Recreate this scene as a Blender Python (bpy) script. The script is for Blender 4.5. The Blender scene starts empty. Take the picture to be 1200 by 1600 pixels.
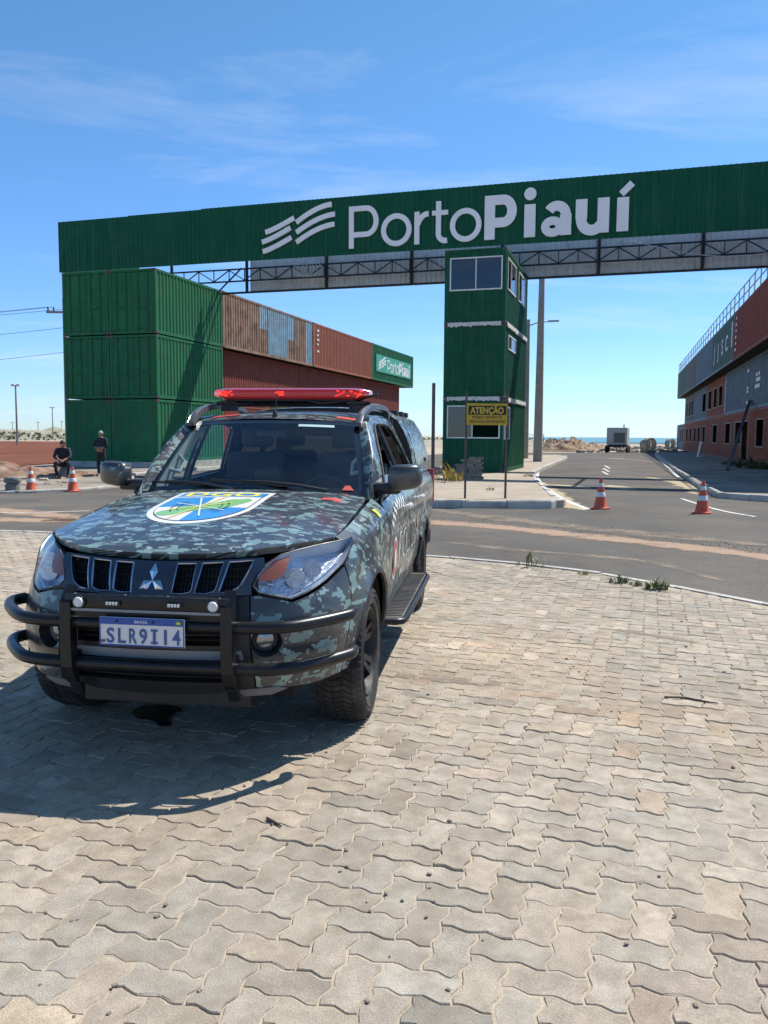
import bpy, bmesh, math, random
import numpy as np
from mathutils import Vector, Matrix, noise
from mathutils.geometry import delaunay_2d_cdt, tessellate_polygon
random.seed(7)
R = math.radians
scene = bpy.context.scene
COL = scene.collection

# ------------------------------------------------------------------ camera
CAM_H = 1.558; PITCH = 0.092; ROLL = 0.007; FPX = 1290.0
cam_d = bpy.data.cameras.new('camera'); cam = bpy.data.objects.new('camera', cam_d); COL.objects.link(cam)
cam_d.sensor_fit = 'HORIZONTAL'; cam_d.sensor_width = 36.0; cam_d.lens = 36.0 * FPX / 1200.0
cam_d.clip_start = 0.05; cam_d.clip_end = 20000
cam.matrix_world = (Matrix.Translation((0, 0, CAM_H)) @ Matrix.Rotation(-PITCH, 4, 'X')
                    @ Matrix.Rotation(R(90), 4, 'X') @ Matrix.Rotation(ROLL, 4, 'Z'))
scene.camera = cam

# ------------------------------------------------------------------ sun and sky
SUN = Vector((0.555, 0.44, 1.0)).normalized()
elev = math.asin(SUN.z); azim = math.atan2(SUN.x, SUN.y)
world = bpy.data.worlds.new('World'); scene.world = world; world.use_nodes = True
wn = world.node_tree; wn.nodes.clear()
def N(nt, t, **k):
    n = nt.nodes.new(t)
    for a, b in k.items():
        setattr(n, a, b)
    return n
sky = N(wn, 'ShaderNodeTexSky', sky_type='NISHITA', sun_disc=False, sun_elevation=elev, sun_rotation=azim,
        altitude=0, air_density=1.0, dust_density=0.1, ozone_density=1.0)
tc = N(wn, 'ShaderNodeTexCoord')
sx = N(wn, 'ShaderNodeSeparateXYZ'); wn.links.new(tc.outputs['Generated'], sx.inputs[0])
mz = N(wn, 'ShaderNodeMath', operation='MAXIMUM'); wn.links.new(sx.outputs['Z'], mz.inputs[0]); mz.inputs[1].default_value = 0.02
za = N(wn, 'ShaderNodeMath', operation='ADD'); wn.links.new(mz.outputs[0], za.inputs[0]); za.inputs[1].default_value = 0.12
dx = N(wn, 'ShaderNodeMath', operation='DIVIDE'); wn.links.new(sx.outputs['X'], dx.inputs[0]); wn.links.new(za.outputs[0], dx.inputs[1])
dy = N(wn, 'ShaderNodeMath', operation='DIVIDE'); wn.links.new(sx.outputs['Y'], dy.inputs[0]); wn.links.new(za.outputs[0], dy.inputs[1])
cb = N(wn, 'ShaderNodeCombineXYZ'); wn.links.new(dx.outputs[0], cb.inputs[0]); wn.links.new(dy.outputs[0], cb.inputs[1])
mp = N(wn, 'ShaderNodeMapping'); wn.links.new(cb.outputs[0], mp.inputs[0])
mp.inputs['Rotation'].default_value = (0, 0, R(-14)); mp.inputs['Scale'].default_value = (0.55, 1.5, 1); mp.inputs['Location'].default_value = (12.4, 5.1, 0)
n1 = N(wn, 'ShaderNodeTexNoise'); wn.links.new(mp.outputs[0], n1.inputs['Vector'])
n1.inputs['Scale'].default_value = 1.3; n1.inputs['Detail'].default_value = 9; n1.inputs['Roughness'].default_value = 0.62; n1.inputs['Distortion'].default_value = 0.5
cr = N(wn, 'ShaderNodeValToRGB'); wn.links.new(n1.outputs['Fac'], cr.inputs[0])
cr.color_ramp.elements[0].position = 0.50; cr.color_ramp.elements[0].color = (0, 0, 0, 1)
cr.color_ramp.elements[1].position = 0.86; cr.color_ramp.elements[1].color = (0.44, 0.44, 0.44, 1)
cmx = N(wn, 'ShaderNodeMixRGB', blend_type='MIX'); wn.links.new(cr.outputs[0], cmx.inputs[0])
hs = N(wn, 'ShaderNodeHueSaturation'); wn.links.new(sky.outputs[0], hs.inputs['Color'])
hs.inputs['Saturation'].default_value = 1.12; hs.inputs['Value'].default_value = 1.0
gz = N(wn, 'ShaderNodeMapRange', interpolation_type='SMOOTHSTEP'); wn.links.new(sx.outputs['Z'], gz.inputs[0]); gz.inputs[1].default_value = -0.02; gz.inputs[2].default_value = 0.5
gm = N(wn, 'ShaderNodeMixRGB'); wn.links.new(gz.outputs[0], gm.inputs[0]); gm.inputs[1].default_value = (0.80, 1.12, 1.80, 1); gm.inputs[2].default_value = (0.92, 1.30, 1.46, 1)
gx = N(wn, 'ShaderNodeMixRGB', blend_type='MULTIPLY'); gx.inputs[0].default_value = 1.0; wn.links.new(hs.outputs[0], gx.inputs[1]); wn.links.new(gm.outputs[0], gx.inputs[2])
wn.links.new(gx.outputs[0], cmx.inputs[1]); cmx.inputs[2].default_value = (9.0, 9.6, 10.4, 1)
bg = N(wn, 'ShaderNodeBackground'); bg.inputs['Strength'].default_value = 0.080
wn.links.new(cmx.outputs[0], bg.inputs['Color'])
wo = N(wn, 'ShaderNodeOutputWorld'); wn.links.new(bg.outputs[0], wo.inputs[0])

sun_d = bpy.data.lights.new('sun', 'SUN'); sun_d.energy = 4.9; sun_d.angle = R(0.53); sun_d.color = (1.0, 0.96, 0.89)
sun_o = bpy.data.objects.new('sun', sun_d); COL.objects.link(sun_o)
sun_o.rotation_euler = (-SUN).to_track_quat('-Z', 'Y').to_euler()

scene.render.engine = 'CYCLES'
scene.view_settings.view_transform = 'Standard'; scene.view_settings.look = 'None'
scene.view_settings.exposure = 0.42; scene.view_settings.gamma = 1.0; scene.view_settings.use_curve_mapping = False
scene.cycles.max_bounces = 8; scene.cycles.transparent_max_bounces = 12
# ------------------------------------------------------------------ mesh helpers
class MB:
    def __init__(s): s.v = []; s.f = []; s.uv = []; s.hasuv = False
    def add(s, vs, fs, uvs=None):
        o = len(s.v); s.v += [tuple(p) for p in vs]; s.f += [tuple(i + o for i in f) for f in fs]
        if uvs is not None: s.hasuv = True; s.uv += [tuple(q) for q in uvs]
        else: s.uv += [(p[0], p[1]) for p in vs]
        return s
    def box(s, a, b, m=None):
        x0, y0, z0 = a; x1, y1, z1 = b
        vs = [(x0,y0,z0),(x1,y0,z0),(x1,y1,z0),(x0,y1,z0),(x0,y0,z1),(x1,y0,z1),(x1,y1,z1),(x0,y1,z1)]
        if m is not None: vs = [tuple(m @ Vector(p)) for p in vs]
        return s.add(vs, [(3,2,1,0),(4,5,6,7),(0,1,5,4),(1,2,6,5),(2,3,7,6),(3,0,4,7)])
    def bbox(s, a, b, bev=0.01, m=None):
        """box with chamfered edges"""
        x0, y0, z0 = a; x1, y1, z1 = b; e = bev
        bm = bmesh.new(); bmesh.ops.create_cube(bm, size=1)
        for v in bm.verts:
            v.co = Vector(((x0+x1)/2 + v.co.x*(x1-x0), (y0+y1)/2 + v.co.y*(y1-y0), (z0+z1)/2 + v.co.z*(z1-z0)))
        bmesh.ops.bevel(bm, geom=bm.edges[:], offset=e, segments=2, profile=.5, affect='EDGES')
        vs = [v.co.copy() for v in bm.verts]
        if m is not None: vs = [m @ p for p in vs]
        s.add(vs, [[v.index for v in f.verts] for f in bm.faces]); bm.free(); return s
    def tube(s, pts, r, n=8, caps=True, up=None):
        pts = [Vector(p) for p in pts]; rr = r if isinstance(r, (list, tuple)) else [r]*len(pts)
        rings = []; t0 = (pts[1]-pts[0]).normalized()
        ref = Vector(up) if up else (Vector((0,0,1)) if abs(t0.z) < .9 else Vector((1,0,0)))
        nrm = (ref - t0*ref.dot(t0)).normalized()
        for i, p in enumerate(pts):
            if i == 0: t = (pts[1]-pts[0])
            elif i == len(pts)-1: t = (pts[-1]-pts[-2])
            else: t = (pts[i+1]-p).normalized() + (p-pts[i-1]).normalized()
            t.normalize(); nrm = (nrm - t*nrm.dot(t)).normalized(); b = t.cross(nrm)
            rings.append([p + (nrm*math.cos(2*math.pi*k/n) + b*math.sin(2*math.pi*k/n))*rr[i] for k in range(n)])
        vs = [q for g in rings for q in g]; fs = []
        for i in range(len(pts)-1):
            for k in range(n):
                fs.append((i*n+k, i*n+(k+1)%n, (i+1)*n+(k+1)%n, (i+1)*n+k))
        if caps: fs.append(tuple(reversed(range(n)))); fs.append(tuple((len(pts)-1)*n+k for k in range(n)))
        return s.add(vs, fs)
    def bar(s, a, b, w, h=None, up=(0,0,1)):
        """square bar between two points"""
        a = Vector(a); b = Vector(b); h = h or w; t = (b-a).normalized(); u = Vector(up)
        if abs(t.dot(u)) > .95: u = Vector((1,0,0))
        x = t.cross(u).normalized(); z = x.cross(t)
        vs = [p + x*i*w/2 + z*j*h/2 for p in (a, b) for i, j in ((-1,-1),(1,-1),(1,1),(-1,1))]
        return s.add(vs, [(0,1,2,3),(7,6,5,4),(0,4,5,1),(1,5,6,2),(2,6,7,3),(3,7,4,0)])
    def lathe(s, prof, n=24, m=None, close=True):
        """profile [(r,z)] round Z"""
        vs = [(r*math.cos(2*math.pi*k/n), r*math.sin(2*math.pi*k/n), z) for r, z in prof for k in range(n)]
        if m is not None: vs = [tuple(m @ Vector(p)) for p in vs]
        fs = []
        for i in range(len(prof)-1):
            for k in range(n): fs.append((i*n+k, i*n+(k+1)%n, (i+1)*n+(k+1)%n, (i+1)*n+k))
        if close:
            if prof[0][0] > 1e-6: fs.append(tuple(reversed(range(n))))
            if prof[-1][0] > 1e-6: fs.append(tuple((len(prof)-1)*n+k for k in range(n)))
        return s.add(vs, fs)
    def prism(s, poly, z0, z1, m=None, bottom=True):
        n = len(poly); ar = sum(poly[i][0]*poly[(i+1)%n][1]-poly[(i+1)%n][0]*poly[i][1] for i in range(n))
        if ar < 0: poly = poly[::-1]
        vs = [(x,y,z0) for x,y in poly] + [(x,y,z1) for x,y in poly]
        if m is not None: vs = [tuple(m @ Vector(p)) for p in vs]
        tr = tessellate_polygon([[Vector((x,y,0)) for x,y in poly]])
        fs = []
        for t in tr:
            a,b,c = t; A = (poly[b][0]-poly[a][0])*(poly[c][1]-poly[a][1])-(poly[c][0]-poly[a][0])*(poly[b][1]-poly[a][1])
            if A < 0: t = (a,c,b)
            fs.append(tuple(i+n for i in t))
            if bottom: fs.append(tuple(reversed(t)))
        for i in range(n): j = (i+1)%n; fs.append((i,j,n+j,n+i))
        return s.add(vs, fs)
    def grid(s, nu, nv, f, uvf=None, flip=False):
        vs = []; uv = []
        for j in range(nv+1):
            for i in range(nu+1):
                p = f(i/nu, j/nv); vs.append(p); uv.append(uvf(i/nu, j/nv) if uvf else (p[0], p[1]))
        fs = []
        for j in range(nv):
            for i in range(nu):
                a = j*(nu+1)+i; q = (a, a+1, a+nu+2, a+nu+1); fs.append(q[::-1] if flip else q)
        return s.add(vs, fs, uv)

def make_mesh(name, mb, mat, smooth=False, angle=None):
    me = bpy.data.meshes.new(name); me.from_pydata(mb.v, [], mb.f)
    if mb.hasuv:
        ul = me.uv_layers.new(name='UVMap'); idx = np.zeros(len(me.loops), dtype=np.int32); me.loops.foreach_get('vertex_index', idx)
        uva = np.array(mb.uv, dtype=np.float32)[idx]; ul.data.foreach_set('uv', uva.ravel())
    if mat is not None:
        for m in (mat if isinstance(mat, (list, tuple)) else [mat]): me.materials.append(m)
    if smooth:
        me.polygons.foreach_set('use_smooth', [True]*len(me.polygons))
        if angle is not None: me.set_sharp_from_angle(angle=R(angle))
    me.update(); return me
def link(name, me, parent=None, loc=None, rz=None, rot=None, scale=None):
    o = bpy.data.objects.new(name, me); COL.objects.link(o)
    if parent is not None: o.parent = parent
    if loc is not None: o.location = loc
    if rz is not None: o.rotation_euler = (0, 0, rz)
    if rot is not None: o.rotation_euler = rot
    if scale is not None: o.scale = scale
    return o
def obj(name, mb, mat, parent=None, smooth=False, angle=None, **k):
    return link(name, make_mesh(name, mb, mat, smooth, angle), parent, **k)
def tag(o, label, cat=None, group=None):
    o['label'] = label
    if cat: o['category'] = cat
    if group: o['group'] = group
    return o
def thing(name, label, cat, loc=(0,0,0), rz=0, group=None):
    o = link(name, None, None, loc=loc, rz=rz); o.empty_display_size = .2
    return tag(o, label, cat, group)
def struct(name, mb, mat, **k):
    o = obj(name, mb, mat, **k); o['kind'] = 'structure'; return o
def copy_tree(o, parent=None):
    c = o.copy(); COL.objects.link(c); c.parent = parent
    for ch in list(o.children): copy_tree(ch, c)
    return c
def inpoly(x, y, poly):
    c = False; n = len(poly); j = n-1
    for i in range(n):
        xi, yi = poly[i]; xj, yj = poly[j]
        if (yi > y) != (yj > y) and x < (xj-xi)*(y-yi)/(yj-yi)+xi: c = not c
        j = i
    return c
def dens(poly, step):
    out = []
    n = len(poly)
    for i in range(n):
        a = poly[i]; b = poly[(i+1)%n]; k = max(1, int(math.hypot(b[0]-a[0], b[1]-a[1])/step+.5))
        for q in range(k): out.append((a[0]+(b[0]-a[0])*q/k, a[1]+(b[1]-a[1])*q/k))
    return out
def chaikin(poly, it=2, closed=True):
    for _ in range(it):
        out = []; n = len(poly)
        for i in range(n if closed else n-1):
            a = poly[i]; b = poly[(i+1)%n]
            out += [(a[0]*.75+b[0]*.25, a[1]*.75+b[1]*.25), (a[0]*.25+b[0]*.75, a[1]*.25+b[1]*.75)]
        if not closed: out = [poly[0]] + out + [poly[-1]]
        poly = out
    return poly
def patch(mb, outline, mapf, step=.05, holes=(), flange=0.0, nrm=None, off=0.0, dense=True, uvf=None):
    """triangulated sheet: a 2D outline with holes carried onto a curved surface by mapf(a,b); nrm(a,b) the outward normal"""
    loops = [dens(outline, step) if dense else outline] + [dens(h, step*.7) if dense else h for h in holes]
    pts = []; edges = []
    for l in loops:
        o = len(pts); pts += l; edges += [(o+i, o+(i+1)%len(l)) for i in range(len(l))]
    xs = [p[0] for p in loops[0]]; ys = [p[1] for p in loops[0]]
    nx = int((max(xs)-min(xs))/step); ny = int((max(ys)-min(ys))/step)
    for i in range(1, nx+1):
        for j in range(1, ny+1):
            x = min(xs)+i*step+(step*.25 if j % 2 else -step*.25); y = min(ys)+j*step
            if not inpoly(x, y, loops[0]) or any(inpoly(x, y, h) for h in loops[1:]): continue
            if min((x-p[0])**2+(y-p[1])**2 for l in loops for p in l) < (step*.45)**2: continue
            pts.append((x, y))
    V, E_, F_, ov, oe, of = delaunay_2d_cdt([Vector(p) for p in pts], edges, [], 0, 1e-6)
    def nv(a, b):
        if nrm: return nrm(a, b)
        e = 1e-3; p = Vector(mapf(a, b)); return ((Vector(mapf(a+e, b))-p).cross(Vector(mapf(a, b+e))-p)).normalized()
    fs = []
    for f in F_:
        cx = sum(V[i].x for i in f)/len(f); cy = sum(V[i].y for i in f)/len(f)
        if not inpoly(cx, cy, loops[0]) or any(inpoly(cx, cy, h) for h in loops[1:]): continue
        fs.append(tuple(f))
    P3 = [Vector(mapf(v.x, v.y)) for v in V]; NN = [nv(v.x, v.y) for v in V] if (off or flange) else None
    if off: P3 = [p+n*off for p, n in zip(P3, NN)]
    # orientation
    if fs:
        f = fs[len(fs)//2]; g = (P3[f[1]]-P3[f[0]]).cross(P3[f[2]]-P3[f[0]]); c = (V[f[0]]+V[f[1]]+V[f[2]])/3
        if g.dot(nv(c.x, c.y)) < 0: fs = [t[::-1] for t in fs]
    mb.add(P3, fs, [uvf(v.x, v.y) if uvf else (v.x, v.y) for v in V])
    if flange:
        cnt = {}
        for f in fs:
            for i in range(len(f)):
                e = (f[i], f[(i+1)%len(f)]); cnt[tuple(sorted(e))] = cnt.get(tuple(sorted(e)), []) + [e]
        vs = []; ff = []; uu = []
        for k, l in cnt.items():
            if len(l) == 1:
                a, b = l[0]; o = len(vs)
                vs += [P3[a], P3[b], P3[b]-NN[b]*flange, P3[a]-NN[a]*flange]; uu += [(V[a].x,V[a].y),(V[b].x,V[b].y)]*2
                ff.append((o+1, o, o+3, o+2))
        mb.add(vs, ff, uu)
    return mb

def text_mesh(txt, size=1.0, bold=0.0, align='CENTER', space=1.0, res=3):
    """2D outline letters as (verts, faces) in the XY plane, cap height scaled to `size`"""
    cu = bpy.data.curves.new('t', 'FONT'); cu.body = txt; cu.align_x = align; cu.align_y = 'BOTTOM_BASELINE'; cu.size = 1.0; cu.offset = bold
    cu.space_character = space; cu.resolution_u = res; cu.fill_mode = 'FRONT'
    o = bpy.data.objects.new('t', cu); COL.objects.link(o); dg = bpy.context.evaluated_depsgraph_get(); dg.update()
    me = o.evaluated_get(dg).to_mesh(); s = size/.70
    v = [(p.co.x*s, p.co.y*s) for p in me.vertices]; f = [tuple(q.vertices) for q in me.polygons]
    o.evaluated_get(dg).to_mesh_clear(); bpy.data.objects.remove(o); bpy.data.curves.remove(cu)
    return v, f
def text_obj(name, txt, size, mat, parent, mapf, bold=0.0, width=None, **k):
    v, f = text_mesh(txt, size, bold, **k)
    if width:
        xs = [p[0] for p in v]; sc = width/(max(xs)-min(xs)); v = [(x*sc, y) for x, y in v]
    mb = MB(); mb.add([mapf(x, y) for x, y in v], f); return obj(name, mb, mat, parent)

# ------------------------------------------------------------------ materials
MATS = {}
def lnk(nt, a, b): nt.links.new(a, b)
def pm(name, base, rough=.6, metal=0.0, var=.12, vs=3.0, dirt=None, dscale=2.0, damt=.5, bump=0.0, bscale=40.0, coat=0.0, spec=.5,
       streak=None, samt=.5, objcol=False, attr=None, alpha=None, trans=None, rrand=True, emit=None, estr=0, fine=0.0, fscale=160.0):
    """principled material: base colour with soft variation, optional blotchy dirt, vertical streaks and fine bump"""
    if name in MATS: return MATS[name]
    m = bpy.data.materials.new(name); m.use_nodes = True; nt = m.node_tree; b = nt.nodes['Principled BSDF']
    t = N(nt, 'ShaderNodeTexCoord'); oi = N(nt, 'ShaderNodeObjectInfo')
    ad = N(nt, 'ShaderNodeVectorMath', operation='ADD'); ml = N(nt, 'ShaderNodeMath', operation='MULTIPLY'); ml.inputs[1].default_value = 57.0 if rrand else 0.0
    lnk(nt, oi.outputs['Random'], ml.inputs[0]); lnk(nt, t.outputs['Object'], ad.inputs[0]); lnk(nt, ml.outputs[0], ad.inputs[1]); vec = ad.outputs[0]
    def noise_(sc, det=4, rg=.55, v=vec):
        n = N(nt, 'ShaderNodeTexNoise'); n.inputs['Scale'].default_value = sc; n.inputs['Detail'].default_value = det; n.inputs['Roughness'].default_value = rg
        lnk(nt, v, n.inputs['Vector']); return n.outputs['Fac']
    def mix(fac, c1, c2, mode='MIX'):
        x = N(nt, 'ShaderNodeMixRGB', blend_type=mode)
        for s, c in ((0, fac), (1, c1), (2, c2)):
            if isinstance(c, (int, float)): x.inputs[s].default_value = c
            elif isinstance(c, tuple): x.inputs[s].default_value = (*c, 1)
            else: lnk(nt, c, x.inputs[s])
        return x.outputs[0]
    def rng(v, a, b_, c, d):
        x = N(nt, 'ShaderNodeMapRange'); lnk(nt, v, x.inputs[0])
        for i, q in enumerate((a, b_, c, d)): x.inputs[i+1].default_value = q
        return x.outputs[0]
    col = tuple(base)
    if objcol: col = mix(1.0, col, oi.outputs['Color'], 'MULTIPLY')
    if attr:
        at = N(nt, 'ShaderNodeAttribute', attribute_name=attr); col = mix(1.0, col, at.outputs['Color'], 'MULTIPLY')
    if var: col = mix(1.0, col, rng(noise_(vs), .3, .7, 1-var, 1+var), 'MULTIPLY')
    if fine: col = mix(1.0, col, rng(noise_(fscale, 2), .3, .7, 1-fine, 1+fine), 'MULTIPLY')
    if dirt: col = mix(rng(noise_(dscale, 7, .65), .48, .68, 0, damt), col, tuple(dirt))
    if streak:
        mpn = N(nt, 'ShaderNodeMapping'); lnk(nt, vec, mpn.inputs[0]); mpn.inputs['Scale'].default_value = (9, 9, .35)
        col = mix(rng(noise_(1.0, 5, .6, mpn.outputs[0]), .53, .72, 0, samt), col, tuple(streak))
    if isinstance(col, tuple): b.inputs['Base Color'].default_value = (*col, 1)
    else: lnk(nt, col, b.inputs['Base Color'])
    b.inputs['Metallic'].default_value = metal; b.inputs['Specular IOR Level'].default_value = spec
    if coat: b.inputs['Coat Weight'].default_value = coat; b.inputs['Coat Roughness'].default_value = .06
    if rough and rough < 1: lnk(nt, rng(noise_(vs*2.3), .3, .7, max(.02, rough*.82), min(1, rough*1.2)), b.inputs['Roughness'])
    else: b.inputs['Roughness'].default_value = rough
    if bump:
        bp = N(nt, 'ShaderNodeBump'); bp.inputs['Strength'].default_value = bump; bp.inputs['Distance'].default_value = .01
        lnk(nt, noise_(bscale, 6, .6), bp.inputs['Height']); lnk(nt, bp.outputs[0], b.inputs['Normal'])
    if emit: b.inputs['Emission Color'].default_value = (*emit, 1); b.inputs['Emission Strength'].default_value = estr
    if trans: b.inputs['Transmission Weight'].default_value = trans
    MATS[name] = m; return m
def flat(name, base, rough=.5, metal=0.0, spec=.5, coat=0.0, emit=None, estr=0):
    if name in MATS: return MATS[name]
    m = bpy.data.materials.new(name); m.use_nodes = True; b = m.node_tree.nodes['Principled BSDF']
    b.inputs['Base Color'].default_value = (*base, 1); b.inputs['Roughness'].default_value = rough; b.inputs['Metallic'].default_value = metal
    b.inputs['Specular IOR Level'].default_value = spec
    if coat: b.inputs['Coat Weight'].default_value = coat; b.inputs['Coat Roughness'].default_value = .04
    if emit: b.inputs['Emission Color'].default_value = (*emit, 1); b.inputs['Emission Strength'].default_value = estr
    MATS[name] = m; return m
def glass(name, tint=(.8,.85,.83), ior=1.5, rough=0.0, dark=0.0):
    """thin pane: see-through by its tint, mirror-like by the Fresnel term"""
    if name in MATS: return MATS[name]
    m = bpy.data.materials.new(name); m.use_nodes = True; nt = m.node_tree; nt.nodes.clear()
    o = N(nt, 'ShaderNodeOutputMaterial'); f = N(nt, 'ShaderNodeFresnel'); ge = N(nt, 'ShaderNodeNewGeometry'); ma = N(nt, 'ShaderNodeMath', operation='MULTIPLY_ADD'); lnk(nt, ge.outputs['Backfacing'], ma.inputs[0]); ma.inputs[1].default_value = 1/ior-ior; ma.inputs[2].default_value = ior; lnk(nt, ma.outputs[0], f.inputs[0])
    tr = N(nt, 'ShaderNodeBsdfTransparent'); tr.inputs[0].default_value = (*tint, 1)
    gl = N(nt, 'ShaderNodeBsdfGlossy'); gl.inputs['Roughness'].default_value = rough; gl.inputs['Color'].default_value = (.95,.97,1,1)
    mx = N(nt, 'ShaderNodeMixShader'); lnk(nt, f.outputs[0], mx.inputs[0]); lnk(nt, tr.outputs[0], mx.inputs[1]); lnk(nt, gl.outputs[0], mx.inputs[2]); lnk(nt, mx.outputs[0], o.inputs[0])
    MATS[name] = m; return m
# ------------------------------------------------------------------ photo pixel -> direction -> point on the ground
def ray(px, py):
    u0 = px-600; w0 = 800-py; cr_, sr_ = math.cos(ROLL), math.sin(ROLL)
    u = u0*cr_-w0*sr_; w = u0*sr_+w0*cr_; c, s = math.cos(PITCH), math.sin(PITCH)
    return Vector((u/FPX, c+w/FPX*s, -s+w/FPX*c))
def gnd(px, py, z=0.0):
    r = ray(px, py); k = (z-CAM_H)/r.z; return (r.x*k, r.y*k)
# gate frame: s along the gantry (to the right), t into the port
PHI = 0.303; GO = Vector((4.653, 32.513)); GA = Vector((math.cos(PHI), -math.sin(PHI))); GN = Vector((math.sin(PHI), math.cos(PHI)))
def gw(s, t): p = GO+GA*s+GN*t; return (p.x, p.y)

# ------------------------------------------------------------------ base terrain, sea, dirt field
M_SAND = pm('sand_soil', (.40,.33,.25), .95, spec=.1, var=.18, vs=.08, dirt=(.16,.15,.09), dscale=.05, damt=.7, bump=.4, bscale=2.0, rrand=False, fine=.12, fscale=6)
M_DIRT = pm('red_earth', (.155,.052,.026), .95, spec=.1, var=.22, vs=.15, dirt=(.21,.105,.062), dscale=.12, damt=.6, bump=.6, bscale=3.0, rrand=False, fine=.15, fscale=5)
M_ASPH = pm('asphalt', (.108,.099,.087), .95, spec=.12, var=.20, vs=.35, dirt=(.175,.150,.120), dscale=.40, damt=.75, bump=.6, bscale=60, rrand=False, fine=.42, fscale=42)
M_CONC = pm('kerb_concrete', (.46,.435,.39), .9, var=.15, vs=1.5, dirt=(.2,.17,.14), dscale=2.5, damt=.7, bump=.4, bscale=30)
M_WALK = pm('sidewalk_concrete', (.27,.235,.19), .95, spec=.15, var=.2, vs=.5, dirt=(.17,.14,.11), dscale=.6, damt=.8, bump=.4, bscale=15, rrand=False, fine=.15, fscale=20)
M_JSAND = pm('joint_sand', (.40,.325,.235), .95, var=.2, vs=4, bump=.4, bscale=120, rrand=False, fine=.2, fscale=200)
M_PAINT = pm('road_paint', (.62,.60,.55), .8, var=.2, vs=3, dirt=(.2,.18,.16), dscale=4, damt=.8)
def paver_mat(name, **k):
    return pm(name, (.345,.298,.234), .9, spec=.2, var=.20, vs=9, dirt=(.25,.205,.150), dscale=11, damt=.6, bump=.45, bscale=170, fine=.24, fscale=240, **k)
M_PAV1 = paver_mat('paver_concrete', objcol=True)
M_PAV2 = paver_mat('paver_concrete_field', attr='tint', rrand=False)

def sheet(poly, z): return MB().add([(x, y, z) for x, y in poly], [tuple(range(len(poly)))])
def tri_sheet(poly, z):
    n = len(poly); ar = sum(poly[i][0]*poly[(i+1)%n][1]-poly[(i+1)%n][0]*poly[i][1] for i in range(n))
    if ar < 0: poly = poly[::-1]
    tr = tessellate_polygon([[Vector((x,y,0)) for x,y in poly]]); fs = []
    for a,b,c in tr:
        A = (poly[b][0]-poly[a][0])*(poly[c][1]-poly[a][1])-(poly[c][0]-poly[a][0])*(poly[b][1]-poly[a][1]); fs.append((a,b,c) if A > 0 else (a,c,b))
    return MB().add([(x,y,z) for x,y in poly], fs)
struct('ground', sheet([(-9000,-400),(9000,-400),(9000,12000),(-9000,12000)], -.09), M_SAND)
# sea
sm = bpy.data.materials.new('sea_water'); sm.use_nodes = True; nt = sm.node_tree; b = nt.nodes['Principled BSDF']
b.inputs['Base Color'].default_value = (.06,.20,.185,1); b.inputs['Roughness'].default_value = .35
t = N(nt,'ShaderNodeTexCoord'); mpn = N(nt,'ShaderNodeMapping'); lnk(nt,t.outputs['Object'],mpn.inputs[0]); mpn.inputs['Scale'].default_value = (.012,.09,1)
n_ = N(nt,'ShaderNodeTexNoise'); n_.inputs['Scale'].default_value = 1; n_.inputs['Detail'].default_value = 6; lnk(nt,mpn.outputs[0],n_.inputs['Vector'])
c_ = N(nt,'ShaderNodeValToRGB'); c_.color_ramp.elements[0].position=.60; c_.color_ramp.elements[0].color=(.045,.19,.18,1); c_.color_ramp.elements[1].position=.70; c_.color_ramp.elements[1].color=(.6,.66,.66,1)
lnk(nt,n_.outputs['Fac'],c_.inputs[0]); lnk(nt,c_.outputs[0],b.inputs['Base Color'])
struct('sea', tri_sheet([(38,236),(1480,9000),(9000,9000),(9000,150),(140,205),(75,216)], -.03), sm)
# breakers along the shore
mb = MB(); rnd = random.Random(3)
for row, (d0, wd) in enumerate(((8,.9),(20,1.4),(36,2.0),(62,2.6))):
    for k in range(9):
        t0 = rnd.uniform(0,1); L = rnd.uniform(9,30)
        for xx in np.arange(46+row*6+rnd.uniform(0,150), 46+row*6+rnd.uniform(0,150)+L, 3):
            yy = 238-(xx-38)*.29+d0+1.2*math.sin(xx*.3+row)
            mb.box((xx,yy,-.03),(xx+3.0,yy+wd*rnd.uniform(.6,1.2),.14*rnd.uniform(.6,1.4)))
o = obj('surf_foam', mb, flat('foam',(.75,.78,.78),.8)); o['kind'] = 'stuff'
struct('dirt_field', tri_sheet([(-150,34),(-22.5,30.5),(-19.3,31.2),(-19,38),(-16,56),(-22,120),(-60,168),(-170,175)], -.05), M_DIRT)

# plaza edge (flush kerb between paving and road)
KERB = [(-34,20.5),(-20,17.2),(-12,14.9)] + [gnd(0,830), gnd(70,832)] + [gnd(*q) for q in ((560,862),(672,870),(760,876),(830,884),(930,895),(1050,917),(1200,947))] + [(5.2,5.4),(6.6,2.6),(7.4,-1.5)]
KERB = chaikin(KERB, 2, False)
PLAZA = KERB + [(7.4,-3.0),(-34,-3.0)]
# asphalt: main road in front of the gate and the lanes through it
ROAD = KERB + [(60,-1.5),(60,30),gw(16,-4),gw(9.5,58),gw(3.2,60.5),gw(-3,52),gw(-11.5,50),gw(-13.2,0),gw(-16,-3.5),(-34,27)]
struct('road', tri_sheet(ROAD, -.022), M_ASPH)
bed = struct('paving', tri_sheet(PLAZA, -.0050), M_JSAND)

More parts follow.
